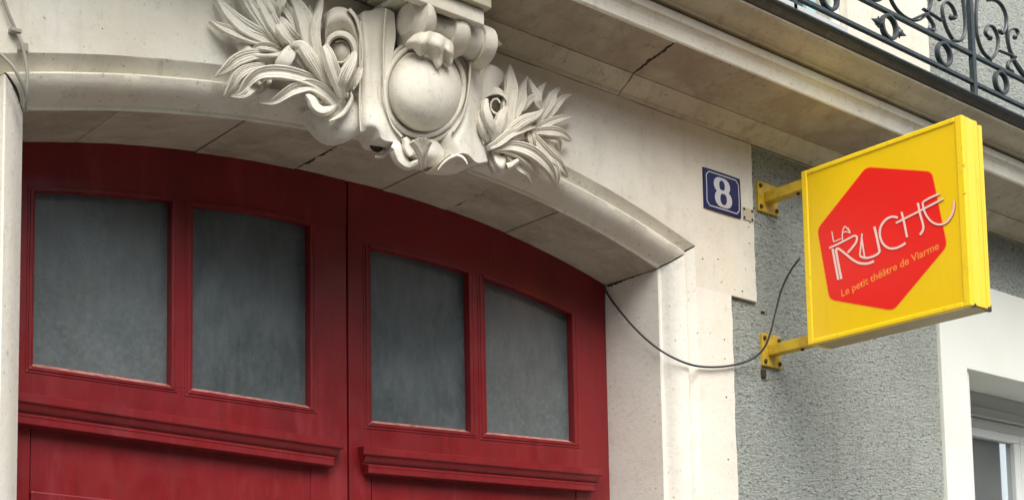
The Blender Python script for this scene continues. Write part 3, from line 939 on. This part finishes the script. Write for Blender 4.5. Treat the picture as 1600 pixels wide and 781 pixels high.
# bright rolled foot of the spray
tube('rolled_foot', c3((560, 108), (620, 112), (670, 160), (700, 220), (750, 250), (810, 235), (850, 205)), 15, lambda t: -.06 - .05 * math.sin(t * 2.6), .028, lambda t: .5 + .7 * math.sin(math.pi * min(1, t * 1.05)) ** .7)
tube('rolled_foot', c3((800, 318), (850, 300), (905, 265), (945, 205), (962, 150), (955, 110)), 8, lambda t: -.115, .02, lambda t: .3 + .8 * math.sin(math.pi * t))
ball('eyelet_shade', P(501, 152, -.075), .011, dirt_shade, car, .5)  # dark ball painting the shade of a small hole
# big left volute
tube('volute_band', c5((700, 100), (770, 190), (815, 330), (838, 480), (838, 640), (805, 800), (745, 930)), 7, lambda t: -.10, .03, lambda t: 1.1 - .4 * t, n=30)
patch('volute_face', [[(506.5, 66, -.05), (506.5, 42, -.07), (511, 22, -.085), (522, 12, -.095), (537, 12, -.10), (549, 20, -.10), (557, 36, -.10), (562, 56, -.10), (564.5, 80, -.10), (563, 104, -.095), (556, 128, -.09)],
                      [(508, 65, -.08), (509, 46, -.095), (515, 33, -.11), (524, 28, -.115), (536, 27, -.12), (546, 34, -.12), (553, 47, -.115), (558, 62, -.11), (560, 82, -.11), (557, 104, -.105), (550, 126, -.10)],
                      [(509, 66, -.07), (513, 58, -.075), (518, 54, -.08), (526, 52, -.085), (536, 52, -.085), (544, 56, -.085), (550, 64, -.085), (554, 73, -.085), (554, 86, -.085), (549, 102, -.08), (543, 120, -.08)]], nv=26, back=.05)
tube('volute_ring', c5((470, 480), (510, 400), (600, 360), (690, 385), (745, 460), (765, 540), (745, 640), (700, 710), (650, 800)), 12, -.095, .026, lambda t: .75 + .35 * math.sin(math.pi * t))
tube('volute_ring', c5((560, 440), (620, 425), (680, 455), (705, 530), (690, 600), (640, 650), (580, 650)), 5, -.085, .018, lambda t: .8)
ball('volute_eye', P(532, 81, -.070), .040, carved, car, .75)
leaf(c5((450, 470), (500, 560), (540, 680), (600, 850), (640, 1010)), 15, -.11, -.10, base=.5, tipw=.5, groove=.008)
leaf(c5((770, 540), (740, 640), (690, 740), (640, 860), (620, 960)), 16, -.11, -.10, base=.4, tipw=.3, groove=.004)
leaf(c5((830, 700), (800, 800), (740, 900), (690, 1000)), 10, -.09, -.08, base=.5, tipw=.5)
ball('volute_bud', P(543, 150, -.11), .010, carved, car, .8)
# wide sweeping skirt below the left volute
patch('skirt', [[(481, 172, -.03), (492, 192, -.045), (512, 214, -.06), (531, 220.5, -.075), (552, 216, -.085), (568, 207, -.09), (588, 201, -.09)],
                [(500, 168, -.06), (510, 182, -.075), (524, 196, -.09), (540, 200, -.10), (556, 198, -.105), (570, 194, -.105), (586, 190, -.11)],
                [(515, 158, -.07), (524, 164, -.08), (534, 170, -.09), (545, 172, -.10), (556, 172, -.105), (568, 170, -.11), (584, 168, -.115)],
                [(530, 140, -.06), (536, 142, -.065), (543, 144, -.07), (552, 146, -.08), (562, 146, -.09), (572, 146, -.10), (584, 146, -.11)]], back=.05)
# shield surround: left and right cheeks
patch('cheek', [[(562, 40, -.075), (566, 20, -.08), (578, 17, -.08), (590, 14, -.09), (600, 12, -.10), (616, 20, -.12)],
                [(564, 60, -.09), (572, 58, -.105), (582, 56, -.10), (592, 54, -.105), (602, 56, -.115), (618, 60, -.13)],
                [(565, 110, -.095), (574, 110, -.115), (584, 110, -.11), (593, 110, -.12), (601, 112, -.13), (610, 116, -.135)],
                [(562, 160, -.10), (572, 162, -.12), (583, 162, -.125), (593, 164, -.13), (603, 166, -.135), (616, 172, -.13)],
                [(562, 190, -.10), (572, 192, -.125), (584, 192, -.14), (596, 196, -.145), (610, 200, -.14), (630, 206, -.125)],
                [(564, 208, -.10), (574, 202, -.12), (587, 203, -.135), (598, 218, -.14), (616, 222, -.14), (640, 226, -.12)]], nv=20, back=.10)
patch('cheek', [[(716, 86, -.11), (724, 88, -.12), (734, 92, -.13), (742, 94, -.12), (752, 98, -.10), (757, 104, -.08)],
                [(722, 120, -.12), (728, 120, -.125), (735, 120, -.13), (742, 122, -.12), (750, 126, -.10), (754, 128, -.08)],
                [(720, 160, -.125), (726, 162, -.13), (733, 164, -.135), (740, 166, -.125), (747, 170, -.11), (751, 172, -.09)],
                [(708, 190, -.125), (716, 194, -.135), (726, 198, -.145), (735, 200, -.135), (744, 204, -.12), (750, 206, -.10)],
                [(690, 212, -.115), (702, 216, -.135), (716, 222, -.15), (730, 224, -.145), (744, 226, -.125), (756, 226, -.10)],
                [(690, 246, -.11), (704, 244, -.13), (718, 240, -.15), (731, 241, -.15), (745, 254, -.13), (762, 252, -.10)]], nv=20, back=.10)
tube('cheek_rim', [(603, 14), (600, 50), (599, 100), (600, 140), (604, 170), (613, 196), (628, 214)], 4.5, lambda t: -.135, .014)
tube('cheek_rim', [(563, 34), (562.5, 80), (562, 130), (562, 180), (564, 205)], 4, -.115, .014)
tube('cheek_rim', [(735, 96), (733, 130), (729, 160), (721, 186), (708, 206)], 4.5, -.145, .014)
patch('right_flank', [[(754, 100, -.06), (772, 103, -.075), (785, 112, -.06), (792, 124, -.04)],
                      [(752, 130, -.075), (760, 128, -.085), (770, 128, -.08), (780, 134, -.06)],
                      [(748, 170, -.085), (753, 172, -.09), (757, 176, -.085), (762, 182, -.07)],
                      [(748, 215, -.10), (755, 217, -.10), (762, 222, -.09), (770, 232, -.07)],
                      [(740, 262, -.08), (750, 258, -.09), (762, 254, -.085), (774, 252, -.06)]], nv=12, back=.07)
# ring moulding round the boss and the boss itself
cc = P(664.5, 141, -.125)
kx = (P(725, 141, -.125) - P(605, 141, -.125)).length / 120
kz = (P(664, 100, -.125) - P(664, 200, -.125)).length / 100
def ellipse_ring(name, cx, cy, rx, ry, Y, a, b, tilt=-.06):
    V, n, k = [], 48, 8
    for i in range(n):
        t = 2 * math.pi * i / n
        for j in range(k):
            an = 2 * math.pi * j / k
            e = 1 + a * math.cos(an)
            x, y = cx + (rx + a * math.cos(an)) * math.cos(t), cy + (ry + a * math.cos(an)) * math.sin(t)
            V.append(P(x + (y - cy) * tilt, y, Y + b * math.sin(an)))
    F = [(i * k + j, i * k + (j + 1) % k, ((i + 1) % n) * k + (j + 1) % k, ((i + 1) % n) * k + j) for i in range(n) for j in range(k)]
    return link(name, V, F, carved, car, smooth=2)
ellipse_ring('boss_rim', 663, 140, 62, 72, -.125, 5.5, .024)
ellipse_ring('boss_rim', 663, 141, 70, 81, -.112, 4.5, .02)
def boss():
    V, F, n, k = [], [], 16, 40
    for i in range(n + 1):
        a = (.04 + .96 * i / n) * math.pi / 2
        for j in range(k):
            t = 2 * math.pi * j / k
            x, y = 664.5 + 59 * math.sin(a) * math.cos(t), 141 + 68 * math.sin(a) * math.sin(t)
            V.append(P(x, y, -.115 - .105 * math.cos(a) + .0))
    F = [(i * k + j, i * k + (j + 1) % k, (i + 1) * k + (j + 1) % k, (i + 1) * k + j) for i in range(n) for j in range(k)]
    F.append(tuple(range(k)))
    return link('boss', V, F, carved, car, smooth=2)
boss()
patch('backing', [[(560, 30, -.02), (640, 60, -.05), (760, 100, -.02)], [(560, 120, -.06), (660, 130, -.09), (760, 150, -.05)], [(585, 205, -.08), (665, 235, -.10), (745, 235, -.08)]], back=.08)
# scallop shell and lobes under the boss
for k, (tx, ty) in enumerate(((520, 235), (555, 210), (600, 200), (640, 195), (690, 210), (720, 240))):
    leaf(c6((tx, ty), ((tx + 640) / 2, (ty + 330) / 2 + 20), (640, 430), (640, 560)), 9, -.16, -.13, name='shell_rib', groove=0, bulge=.012, tipw=.75, base=.3, lift=.0)
patch('shell', [[(636, 226, -.12), (650, 218, -.14), (664, 216, -.145), (684, 222, -.135), (694, 236, -.12)],
                [(640, 242, -.13), (652, 240, -.155), (664, 240, -.16), (678, 242, -.15), (692, 248, -.12)],
                [(648, 258, -.10), (656, 256, -.125), (666, 258, -.13), (676, 260, -.12), (688, 262, -.10)]], back=.05)
tube('lobe', c6((250, 290), (300, 320), (330, 400), (370, 480), (460, 540), (580, 500)), 24, lambda t: -.12, .04, lambda t: .55 + .5 * math.sin(math.pi * min(1, t + .15)))
tube('lobe', c6((400, 200), (430, 260), (440, 340), (480, 420)), 16, -.135, .03, lambda t: .6 + .4 * math.sin(math.pi * t))
patch('lobe', [[(672, 266, -.12), (684, 256, -.13), (696, 246, -.135), (704, 240, -.14)],
               [(676, 268, -.09), (690, 262, -.09), (704, 254, -.09), (712, 250, -.09)],
               [(684, 269, -.06), (700, 270, -.05), (718, 268, -.05), (734, 262, -.05)]], back=.03)
tube('lobe_rim', [(684, 266), (692, 256), (702, 248), (713, 243.5), (721, 245), (727, 251), (730, 257)], 5.5, -.142, .022, lambda t: .35 + .75 * math.sin(math.pi * t) ** .6)
tube('curl_ring', c3((1130, 470), (1190, 470), (1215, 520), (1190, 570), (1130, 575)), 5, -.07, .02)
ball('hollow_shade', P(588, 225, -.075), .026, dirt_shade, car, .6)  # dark-coloured ball stands in for the shade of a carved recess
# right volute and its leaves
tube('volute', c4((870, 420), (840, 320), (830, 220), (850, 140), (900, 85), (980, 75), (1030, 120), (1020, 190), (960, 215), (920, 180), (925, 130), (960, 110), (985, 140)), 5.5, lambda t: -.09 - .015 * t, .022, lambda t: 1.15 - .5 * t, n=44)
leaf(c4((892, 108), (890, 180), (915, 260), (950, 340), (960, 420)), 11, -.10, -.09, groove=0, tipw=.3, base=.6)
leaf(c4((1040, 165), (1005, 210), (985, 280), (960, 360), (945, 420)), 13, -.09, -.09, groove=0, tipw=.3, base=.6)
leaf(c4((845, 180), (855, 260), (885, 350), (915, 420)), 9, -.08, -.08, groove=0, tipw=.4)
ball('volute_eye', P(776, 158, -.062), .047, carved, car, .55)
# -- right spray
leaf(c2((1022, 462), (1030, 560), (1040, 660), (1020, 760)) + c4((1035, 270), (960, 400)), 19, -.03, -.09)
leaf(c2((1150, 560), (1120, 650), (1110, 740)) + c4((1095, 200), (1040, 290), (970, 400)), 15, -.03, -.08)
leaf(c2((1148, 562), (1190, 640), (1225, 720)) + c4((1250, 140), (1290, 190)), 11, -.03, -.06, groove=.003)
leaf(c2((1292, 600), (1245, 660), (1220, 720)) + c4((1200, 110), (1140, 190)), 12, -.025, -.06, groove=.003)
leaf(c2((1402, 640), (1350, 680)) + c4((1345, 110), (1310, 180), (1240, 280)), 13, -.02, -.06)
leaf(c2((1482, 694), (1420, 715)) + c4((1380, 150), (1345, 200), (1290, 260)), 11, -.02, -.055)
leaf(c4((1492, 230), (1420, 240), (1340, 265), (1270, 300), (1200, 330)), 12, -.018, -.06)
leaf(c4((1482, 400), (1430, 355), (1370, 335), (1300, 330), (1230, 335)), 14, -.02, -.065)
leaf(c4((1400, 470), (1390, 400), (1330, 370), (1260, 345)), 12, -.02, -.05)
leaf(c4((1292, 182), (1230, 225), (1150, 260), (1080, 310), (1010, 370)), 17, -.06, -.10, groove=.003, bulge=.014)
leaf(c4((1235, 305), (1150, 320), (1060, 350), (980, 410), (915, 445)), 13, -.075, -.10, groove=.006)
leaf(c4((1175, 385), (1100, 375), (1030, 390), (960, 425)), 12, -.06, -.09, groove=.004)
leaf(c4((1215, 500), (1215, 430), (1200, 370), (1190, 320)), 11, -.05, -.07)
leaf(c4((1442, 622), (1400, 560), (1320, 490), (1240, 400), (1200, 340)), 15, -.02, -.07)
leaf(c4((1372, 695), (1350, 620), (1290, 540), (1200, 470), (1080, 435), (960, 445)), 17, -.03, -.10, lift=.03)
leaf(c4((1250, 652), (1225, 590), (1170, 520), (1080, 460), (960, 450)), 15, -.04, -.095, lift=.02)
leaf(c4((1212, 702), (1185, 630), (1130, 580), (1070, 500), (1040, 470)), 15, -.035, -.08)
leaf(c4((1380, 722), (1385, 640), (1360, 560), (1320, 500)), 10, -.02, -.05)
leaf(c4((1460, 650), (1420, 590), (1370, 500), (1300, 430)), 10, -.012, -.05)
patch('curled_leaf', [[(766, 236, -.08), (768, 250, -.085), (774, 266, -.09), (783, 274.5, -.09), (791, 268, -.085), (794, 250, -.08), (795, 236, -.07)],
                      [(770, 232, -.10), (773, 248, -.115), (778, 258, -.12), (784, 262, -.12), (788, 256, -.115), (790, 246, -.10), (792, 236, -.09)],
                      [(775, 230, -.09), (777, 236, -.10), (781, 242, -.105), (784, 244, -.105), (787, 242, -.10), (789, 238, -.09), (791, 232, -.08)]], back=.025)
tube('rolled_tip', c4((1035, 580), (1065, 570), (1090, 550), (1115, 535)), 13, -.10, .03, lambda t: 1 - .35 * t)
# -- turned roll on top
p0, p1 = P(634, 30, -.16), P(757, 78, -.16)
zc = (p0.z + p1.z) / 2
def xat(px): return P(px, 36 + (px - 634) * .39, -.16).x
rp = [(630, .02), (632, .050), (636, .060), (640, .092), (643, .094), (650, .089), (658, .074), (663, .060), (665, .048), (672, .046), (682, .050), (688, .057), (690, .059), (690.5, .072), (697, .078), (704, .079), (710, .074), (715, .064), (716, .052), (724, .050), (732, .052), (735, .057), (738, .055), (739, .064), (745, .068), (756, .067), (758, .060), (758.5, .02)]
V, F, sg = [], [], 32
for (px_, r_) in rp:
    X = xat(px_)
    for j in range(sg):
        a = 2 * math.pi * j / sg
        V.append((X, -.165 + r_ * math.cos(a), zc + r_ * .95 * math.sin(a)))
F = [(i * sg + j, i * sg + (j + 1) % sg, (i + 1) * sg + (j + 1) % sg, (i + 1) * sg + j) for i in range(len(rp) - 1) for j in range(sg)]
F += [tuple(range(sg)), tuple((len(rp) - 1) * sg + j for j in range(sg))]
link('turned_roll', V, F, carved, car, smooth=35)
leaf([(785, 70), (772, 66), (760, 66), (750, 68)], 16, -.08, -.10, groove=0, bulge=.02, tipw=0, base=.9, lift=0, back=.04)
# drapery tips hanging from the roll over the boss
patch('drape', [[(652, 50, -.20), (660, 48, -.225), (668, 48, -.235), (676, 50, -.24), (684, 52, -.242), (692, 56, -.24), (698, 60, -.235), (704, 64, -.225), (710, 68, -.20)],
                [(640, 62, -.20), (652, 64, -.225), (662, 66, -.242), (672, 68, -.235), (680, 70, -.250), (688, 72, -.252), (695, 76, -.238), (702, 80, -.245), (709, 82, -.22)],
                [(638, 69, -.195), (650, 73, -.210), (658, 78, -.222), (670, 78, -.218), (678, 81, -.226), (688, 88, -.232), (695, 86, -.220), (702, 90, -.226), (708, 90, -.21)],
                [(641, 70, -.19), (649, 75, -.20), (659, 86, -.212), (669, 83, -.206), (677, 90, -.215), (687, 106, -.222), (694, 93, -.208), (703, 103, -.212), (708, 97, -.203)]], back=.012, nv=33, smooth=70)
patch('pendant', [[(731, 84, -.14), (740, 84, -.15), (752, 86, -.14)], [(732, 100, -.13), (742, 104, -.14), (756, 108, -.12)]], back=.05)
# ------------------------------------------------------------------ house number plate
pl = thing('house_number_plate', 'blue enamel house number plate with a white 8 beside the yellow sign bracket', 'number plate')
z0, z1, x0, x1 = 3.462, 3.622, 4.053, 4.268
PYo = -.010
nx = 12
def ppt(u, v, dy=0):                               # slightly domed enamel
    return (x0 + (x1 - x0) * u, PYo + .004 * ((2 * u - 1) ** 2 + (2 * v - 1) ** 2) / 2 + dy, z0 + (z1 - z0) * v)
V = [ppt(i / nx, j / nx) for i in range(nx + 1) for j in range(nx + 1)]
n = len(V)
V2 = V + [(a, -.0005, c_) for a, b, c_ in V]
F = grid_faces(nx + 1, nx + 1) + [tuple(i + n for i in f[::-1]) for f in grid_faces(nx + 1, nx + 1)]
k = nx + 1
ring = [j for j in range(k)] + [i * k + k - 1 for i in range(1, k)] + [(k - 1) * k + j for j in range(k - 2, -1, -1)] + [i * k for i in range(k - 2, 0, -1)]
F += [(ring[i], ring[(i + 1) % len(ring)], ring[(i + 1) % len(ring)] + n, ring[i] + n) for i in range(len(ring))]
link('enamel_plate', V2, F, blue, pl, smooth=30)
def ribbon(pts, hw, Yoff, closed=True, widths=None):
    V, F, n = [], [], len(pts)
    for i, (u, v) in enumerate(pts):
        a = pts[(i - 1) % n]; b = pts[(i + 1) % n]
        sx_, sz_ = x1 - x0, z1 - z0
        t = Vector(((b[0] - a[0]) * sx_, (b[1] - a[1]) * sz_)).normalized()
        nrm = Vector((-t.y / sx_, t.x / sz_))
        h = widths[i] if widths else hw
        V.append(ppt(u + nrm.x * h, v + nrm.y * h, Yoff)); V.append(ppt(u - nrm.x * h, v - nrm.y * h, Yoff))
    for i in range(n if closed else n - 1):
        j = (i + 1) % n
        F.append((2 * i, 2 * j, 2 * j + 1, 2 * i + 1))
    return V, F
bd = []
e, c_ = .055, .10
def fill(a, b, n): return [(a[0] + (b[0] - a[0]) * i / n, a[1] + (b[1] - a[1]) * i / n) for i in range(n)]
ex, ez = .06, .075
corners = [(ex + .07, ez), (1 - ex - .07, ez), (1 - ex, ez + .10), (1 - ex, 1 - ez - .10), (1 - ex - .07, 1 - ez), (ex + .07, 1 - ez), (ex, 1 - ez - .10), (ex, ez + .10)]
for i in range(8): bd += fill(corners[i], corners[(i + 1) % 8], 4)
V, F = ribbon(bd, .0022, -.0008)
link('border_line', V, F, enamelw, pl)
mb = MB()
for (cu, cv, ru, rv, dy) in ((.47, .660, .148, .165, -.0010), (.50, .330, .162, .182, -.0014)):
    pts = [(cu + ru * math.cos(2 * math.pi * i / 40), cv + rv * math.sin(2 * math.pi * i / 40)) for i in range(40)]
    wd = [.0050 + .0110 * abs(math.cos(2 * math.pi * i / 40)) ** 1.5 for i in range(40)]
    mb.add(*ribbon(pts, 0, dy, True, wd))
mb.obj('digit', enamelw, pl)
# blank plate with four screws
bp = thing('blank_plate', 'small blank cream metal plate with four dark screws right below the blue number plate', 'metal plate')
a, b = P(1161, 323, -.004), P(1177, 348, -.004)
box('plate', a.x, b.x, -.004, 0.0, b.z + .003, a.z, stone_mat('painted_metal', (.55, .51, .41), (.42, .39, .31), (.35, .3, .22)), bp, .001)
for X in (a.x + .006, b.x - .006):
    for Z in (b.z + .011, a.z - .008):
        ball('screw', (X, -.005, Z), .0055, dirt_shade, bp, .5, n=8)
# ------------------------------------------------------------------ projecting sign
sg_ = thing('projecting_sign', 'yellow box sign with red hexagon reading LA RUCHE, projecting from the grey wall', 'sign')
SX, TH = 4.370, .130
ya, yb, za, zb = -.229, -.942, 2.920, 3.610          # near wall, outer end, bottom, top
fw = .026
box('panel', SX + .004, SX + .010, yb + .01, ya - .01, za + .01, zb - .01, yellow, sg_, 0)
mb = MB().box(SX, SX + .022, ya - fw, ya, za, zb); mb.obj('frame_edge', yframe, sg_, bevel=.004)
mb = MB().box(SX, SX + .022, yb, yb + fw * 1.15, za, zb); mb.obj('frame_edge', yframe, sg_, bevel=.004)
mb = MB().box(SX, SX + .022, yb + fw * 1.15 + .0004, ya - fw - .0004, zb - fw * .75, zb); mb.obj('frame_edge', yframe, sg_, bevel=.004)
mb = MB().box(SX, SX + .022, yb + fw * 1.15 + .0004, ya - fw - .0004, za, za + fw * .75); mb.obj('frame_edge', yframe, sg_, bevel=.004)
# ribbed side towards the street
ribs = [(.0225, .050, .0006), (.0504, .078, .0022), (.0784, .100, .0008), (.1004, .108, .004), (.1084, .118, .001), (.1184, .130, 0)]
for (u0, u1, ins) in ribs:
    box('side_rib', SX + u0, SX + u1, yb + ins, yb + .03, za + .006, zb - (0.001 if u0 < .1 else random.uniform(.004, .012)), yside, sg_, .0015)
box('side_back', SX + .0225, SX + TH, ya - .02, ya - .001, za + .002, zb - .002, yside, sg_, .001)
box('top_cover', SX + .0225, SX + TH, yb + .031, ya - .021, zb - .012, zb - .006, yside, sg_, .001)
box('underside', SX + .0225, SX + TH - .002, yb + .006, ya - .021, za + .0015, za + .006, yunder, sg_, .001)
box('rear_panel', SX + TH - .006, SX + TH, yb + .031, ya - .021, za + .007, zb - .013, yellow, sg_, 0)
# chipped dark corner pieces
def corner(cx, s):
    pts = [(cx - s * .6, yb - .0012, za - .001), (cx + s, yb - .0012, za - .001), (cx + s, yb - .0012, za + s * 1.2), (cx + s * .4, yb - .0012, za + s * .7), (cx + s * .1, yb - .0012, za + s * .8)]
    prism('corner_cap', pts, (0, .012, 0), blackrub, sg_)
corner(SX + TH - .018, .019)
corner(SX + .020, .012)
def S(x, y, dx=0.0):
    return PXp(x, y, SX + .004 - dx)
def s6(x, y): return (1250 + x / 2.003, 170 + y / 2.003)
hexp = [(1353.5, 261.5), (1455.5, 268.5), (1479.5, 384), (1395.5, 484.5), (1296.5, 467.5), (1277.5, 358)]
def rounded(poly, r_, n=5):
    out = []
    for i, p in enumerate(poly):
        a = Vector(poly[i - 1]); b = Vector(p); c_ = Vector(poly[(i + 1) % len(poly)])
        u, v = (a - b).normalized() * r_, (c_ - b).normalized() * r_
        for k in range(n + 1):
            t = k / n
            out.append(tuple((b + u) * (1 - t) ** 2 + b * 2 * t * (1 - t) + (b + v) * t * t))
    return out
cxh = (sum(p[0] for p in hexp) / 6, sum(p[1] for p in hexp) / 6)
big_ = [(cxh[0] + (x - cxh[0]) * 1.013, cxh[1] + (y - cxh[1]) * 1.013) for x, y in hexp]
prism('hexagon_edge', [S(x, y, .0004) for x, y in rounded(big_, 9)], (.0003, 0, 0), vedge, sg_)
prism('hexagon', [S(x, y, .0009) for x, y in rounded(hexp, 9)], (.0003, 0, 0), hexred, sg_)
def stroke(mb, pts, wpx, dx, n=None):
    n = n or (2 if len(pts) == 2 else 6 * len(pts))
    c_ = cat(pts, n)
    V, F = [], []
    for i, (x, y) in enumerate(c_):
        xa, ya_ = c_[max(i - 1, 0)]; xb, yb_ = c_[min(i + 1, n - 1)]
        L = math.hypot(xb - xa, yb_ - ya_) or 1
        nx_, ny_ = -(yb_ - ya_) / L * wpx / 2, (xb - xa) / L * wpx / 2
        V += [S(x + nx_, y + ny_, dx), S(x - nx_, y - ny_, dx)]
    F = [(2 * i, 2 * i + 1, 2 * i + 3, 2 * i + 2) for i in range(n - 1)]
    mb.add(V, F)
f1 = lambda *pp: [(1270 + x / 6.008, 280 + y / 6.008) for x, y in pp]
f2 = lambda *pp: [(1380 + x / 6.008, 280 + y / 6.008) for x, y in pp]
f4 = lambda *pp: [(1280 + x / 7.1, 340 + y / 7.1) for x, y in pp]
letters = {
 'letter_L': [(f1((178, 490), (196, 588)), 2.2), (f1((196, 588), (268, 556)), 2.0)],
 'letter_A': [(f1((280, 580), (278, 500), (300, 445), (330, 470), (352, 500)), 2.2), (f1((276, 505), (310, 492), (352, 506)), 2.0), (f1((330, 455), (352, 500)), 1.8)],
 'letter_R': [(f4((110, 338), (250, 272), (385, 200)), 3.4), (f4((385, 200), (418, 212), (410, 270), (360, 340), (316, 388)), 3.8),
              (f4((148, 345), (180, 520), (212, 690)), 4.2), (f4((184, 350), (210, 500), (246, 680)), 4.6),
              (f4((186, 352), (215, 345), (290, 400), (370, 465), (450, 505), (540, 508), (608, 482)), 4.4)],
 'letter_U': [(f1((462, 510), (452, 620), (440, 715)), 3.0), (f1((462, 560), (472, 640), (486, 728)), 3.0), (f1((440, 720), (490, 738), (550, 730), (610, 700), (630, 672)), 4.0), (f1((578, 445), (604, 560), (628, 680)), 4.6)],
 'letter_C': [(f2((138, 362), (90, 352), (30, 375), (-20, 440), (-32, 520), (-5, 600), (50, 645), (110, 648), (170, 625), (210, 598)), 4.2)],
 'letter_H': [(f2((172, 308), (195, 400), (224, 545)), 4.2), (f2((325, 222), (345, 320), (375, 430), (372, 480), (345, 522)), 4.2), (f2((118, 412), (250, 345), (400, 268), (565, 182)), 3.6)],
 'letter_E': [(f2((530, 135), (440, 175), (375, 212)), 3.6), (f2((375, 212), (372, 240), (395, 320), (450, 395), (520, 425), (590, 405), (640, 340), (662, 270), (664, 205)), 3.8)],
}
li = 0
for nm, ss in letters.items():
    mo, mi = MB(), MB()
    for i, (pts, wd) in enumerate(ss):
        stroke(mo, [(x + .4, y + .5) for x, y in pts], wd * .84 + 1.1, .0013 + i * .00006)
        stroke(mi, pts, wd * .84, .0020 + (li * 6 + i) * .00004)
    par_o = mi.obj('letter', pinkw, sg_)
    mo.obj('letter_outline', dshade, par_o)
    li += 1
# small line of text on the hexagon
def text_on(body, pa, pb, wfrac, m, par, name, h):
    cu = bpy.data.curves.new(name, 'FONT')
    cu.body = body
    cu.size = 1
    cu.offset = .012
    ob = bpy.data.objects.new('tmp', cu)
    C.objects.link(ob)
    dg = bpy.context.evaluated_depsgraph_get()
    me = bpy.data.meshes.new_from_object(ob.evaluated_get(dg))
    C.objects.unlink(ob)
    bpy.data.objects.remove(ob)
    xs = [v.co.x for v in me.vertices]
    wd = max(xs)
    A_, B_ = S(*pa, .0016), S(*pb, .0016)
    ux = (B_ - A_) / wd
    uz = Vector((0, .10, 1)).normalized() * h
    for v in me.vertices:
        v.co = A_ + ux * v.co.x + uz * v.co.y
    me.materials.clear(); me.materials.append(m)
    me.name = name
    o = bpy.data.objects.new(name, me)
    C.objects.link(o)
    o.parent = par
    return o
text_on('Le petit th\u00e9\u00e2tre de Viarme', (1314.5, 464.0), (1467.5, 388.5), 1, orang, sg_, 'small_lettering', .040)
# brackets
def bracket(pxs, arm_a, zc_, zj):
    pts = [P(x, y, -.0005 + WY) for x, y in pxs]
    x0_, x1_ = min(p.x for p in pts), max(p.x for p in pts)
    z0_, z1_ = min(p.z for p in pts), max(p.z for p in pts)
    x0_, x1_ = (pts[0].x + pts[3].x) / 2, (pts[1].x + pts[2].x) / 2
    z1_, z0_ = (pts[0].z + pts[1].z) / 2, (pts[2].z + pts[3].z) / 2
    plate = box('bracket_plate', x0_, x1_, WY - .012, WY + .004, z0_, z1_, ybrk, sg_, .002)
    xc, zc2 = (x0_ + x1_) / 2, (z0_ + z1_) / 2
    aw = .024
    box('bracket_arm', xc - aw, xc + aw, ya - .002, WY - .012, zc2 - aw * .85, zc2 + aw * .85, ybrk, sg_, .002)
    for X in (x0_ + .014, x1_ - .014):
        for Z in (z0_ + .018, z1_ - .018):
            ball('bolt', (X, WY - .015, Z), .0095, bolt_m, plate, .6, n=8)
    ball('bolt', (xc, -.15, zc2 - aw * .85 - .002), .008, bolt_m, plate, 1, n=8)
    return xc, zc2
bracket([(1181, 285), (1212, 292), (1213, 337), (1182, 331)], None, 0, 0)
bracket([(1188, 521), (1216, 527), (1219, 577), (1188, 571)], None, 0, 0)
mb = MB()
c0 = P(1196, 582, 0)
box('wall_plug', c0.x - .012, c0.x + .012, WY - .010, WY + .004, c0.z - .02, c0.z + .016, bolt_m, gw, .003)
c0 = P(1196, 487, 0)
box('wall_plug', c0.x - .012, c0.x + .010, WY - .004, WY + .004, c0.z - .004, c0.z + .005, dirt_shade, gw, .001)
# ------------------------------------------------------------------ cables
def cable(name, pts, r_, m, n=60, parent=None):
    c_ = cat([tuple(P(x, y, Y)) for x, y, Y in pts], n)
    V, F = sweep_data(c_, r_, r_, seg=8)
    return link(name, V, F, m, parent, smooth=2)
cb_ = cable('cable', [(944, 446, .345), (950, 460, .33), (962, 477, .28), (985, 505, .20), (1010, 530, .12), (1040, 552, .04), (1075, 568, -.008), (1105, 573, -.012), (1140, 571, -.012), (1172, 562, -.014), (1192, 546, -.05), (1203, 522, -.08), (1212, 486, -.10), (1222, 450, -.13), (1236, 422, -.18), (1250, 403, -.225)], .0042, cable_m, 90)
tag(cb_, 'dark grey cable sagging from the door corner across the cream jamb to the yellow sign', 'cable')
a_ = cable('wall_cable', [(2, -12, -.012), (12, 18, -.014), (24, 46, -.014), (33, 66, -.02), (40, 95, -.02), (43, 125, -.02), (41, 150, -.008), (38, 172, .02)], .0045, cablegrey)
tag(a_, 'painted over cable running down the wall from the top left corner through a clip', 'cable')
b_ = cable('wall_cable', [(-12, 76, -.014), (4, 88, -.02), (18, 102, -.03), (30, 122, -.03), (38, 145, -.012), (40, 175, .03)], .0048, cablegrey)
tag(b_, 'painted over cable curving in from the left edge across the top of the left jamb', 'cable')
q0 = P(23, 50, -.01)
cl = box('cable_clip', q0.x - .014, q0.x + .014, -.024, 0.001, q0.z - .005, q0.z + .006, cablegrey, None, .002)
tag(cl, 'small painted clip pinning the thin cable to the wall at top left', 'clip')
q0 = P(38, 74, -.01)
cl = box('cable_saddle', q0.x - .016, q0.x + .010, -.016, 0.001, q0.z - .014, q0.z + .012, cablegrey, None, .004)
tag(cl, 'lumpy painted saddle where the cable crosses the arch moulding at far left', 'clip')
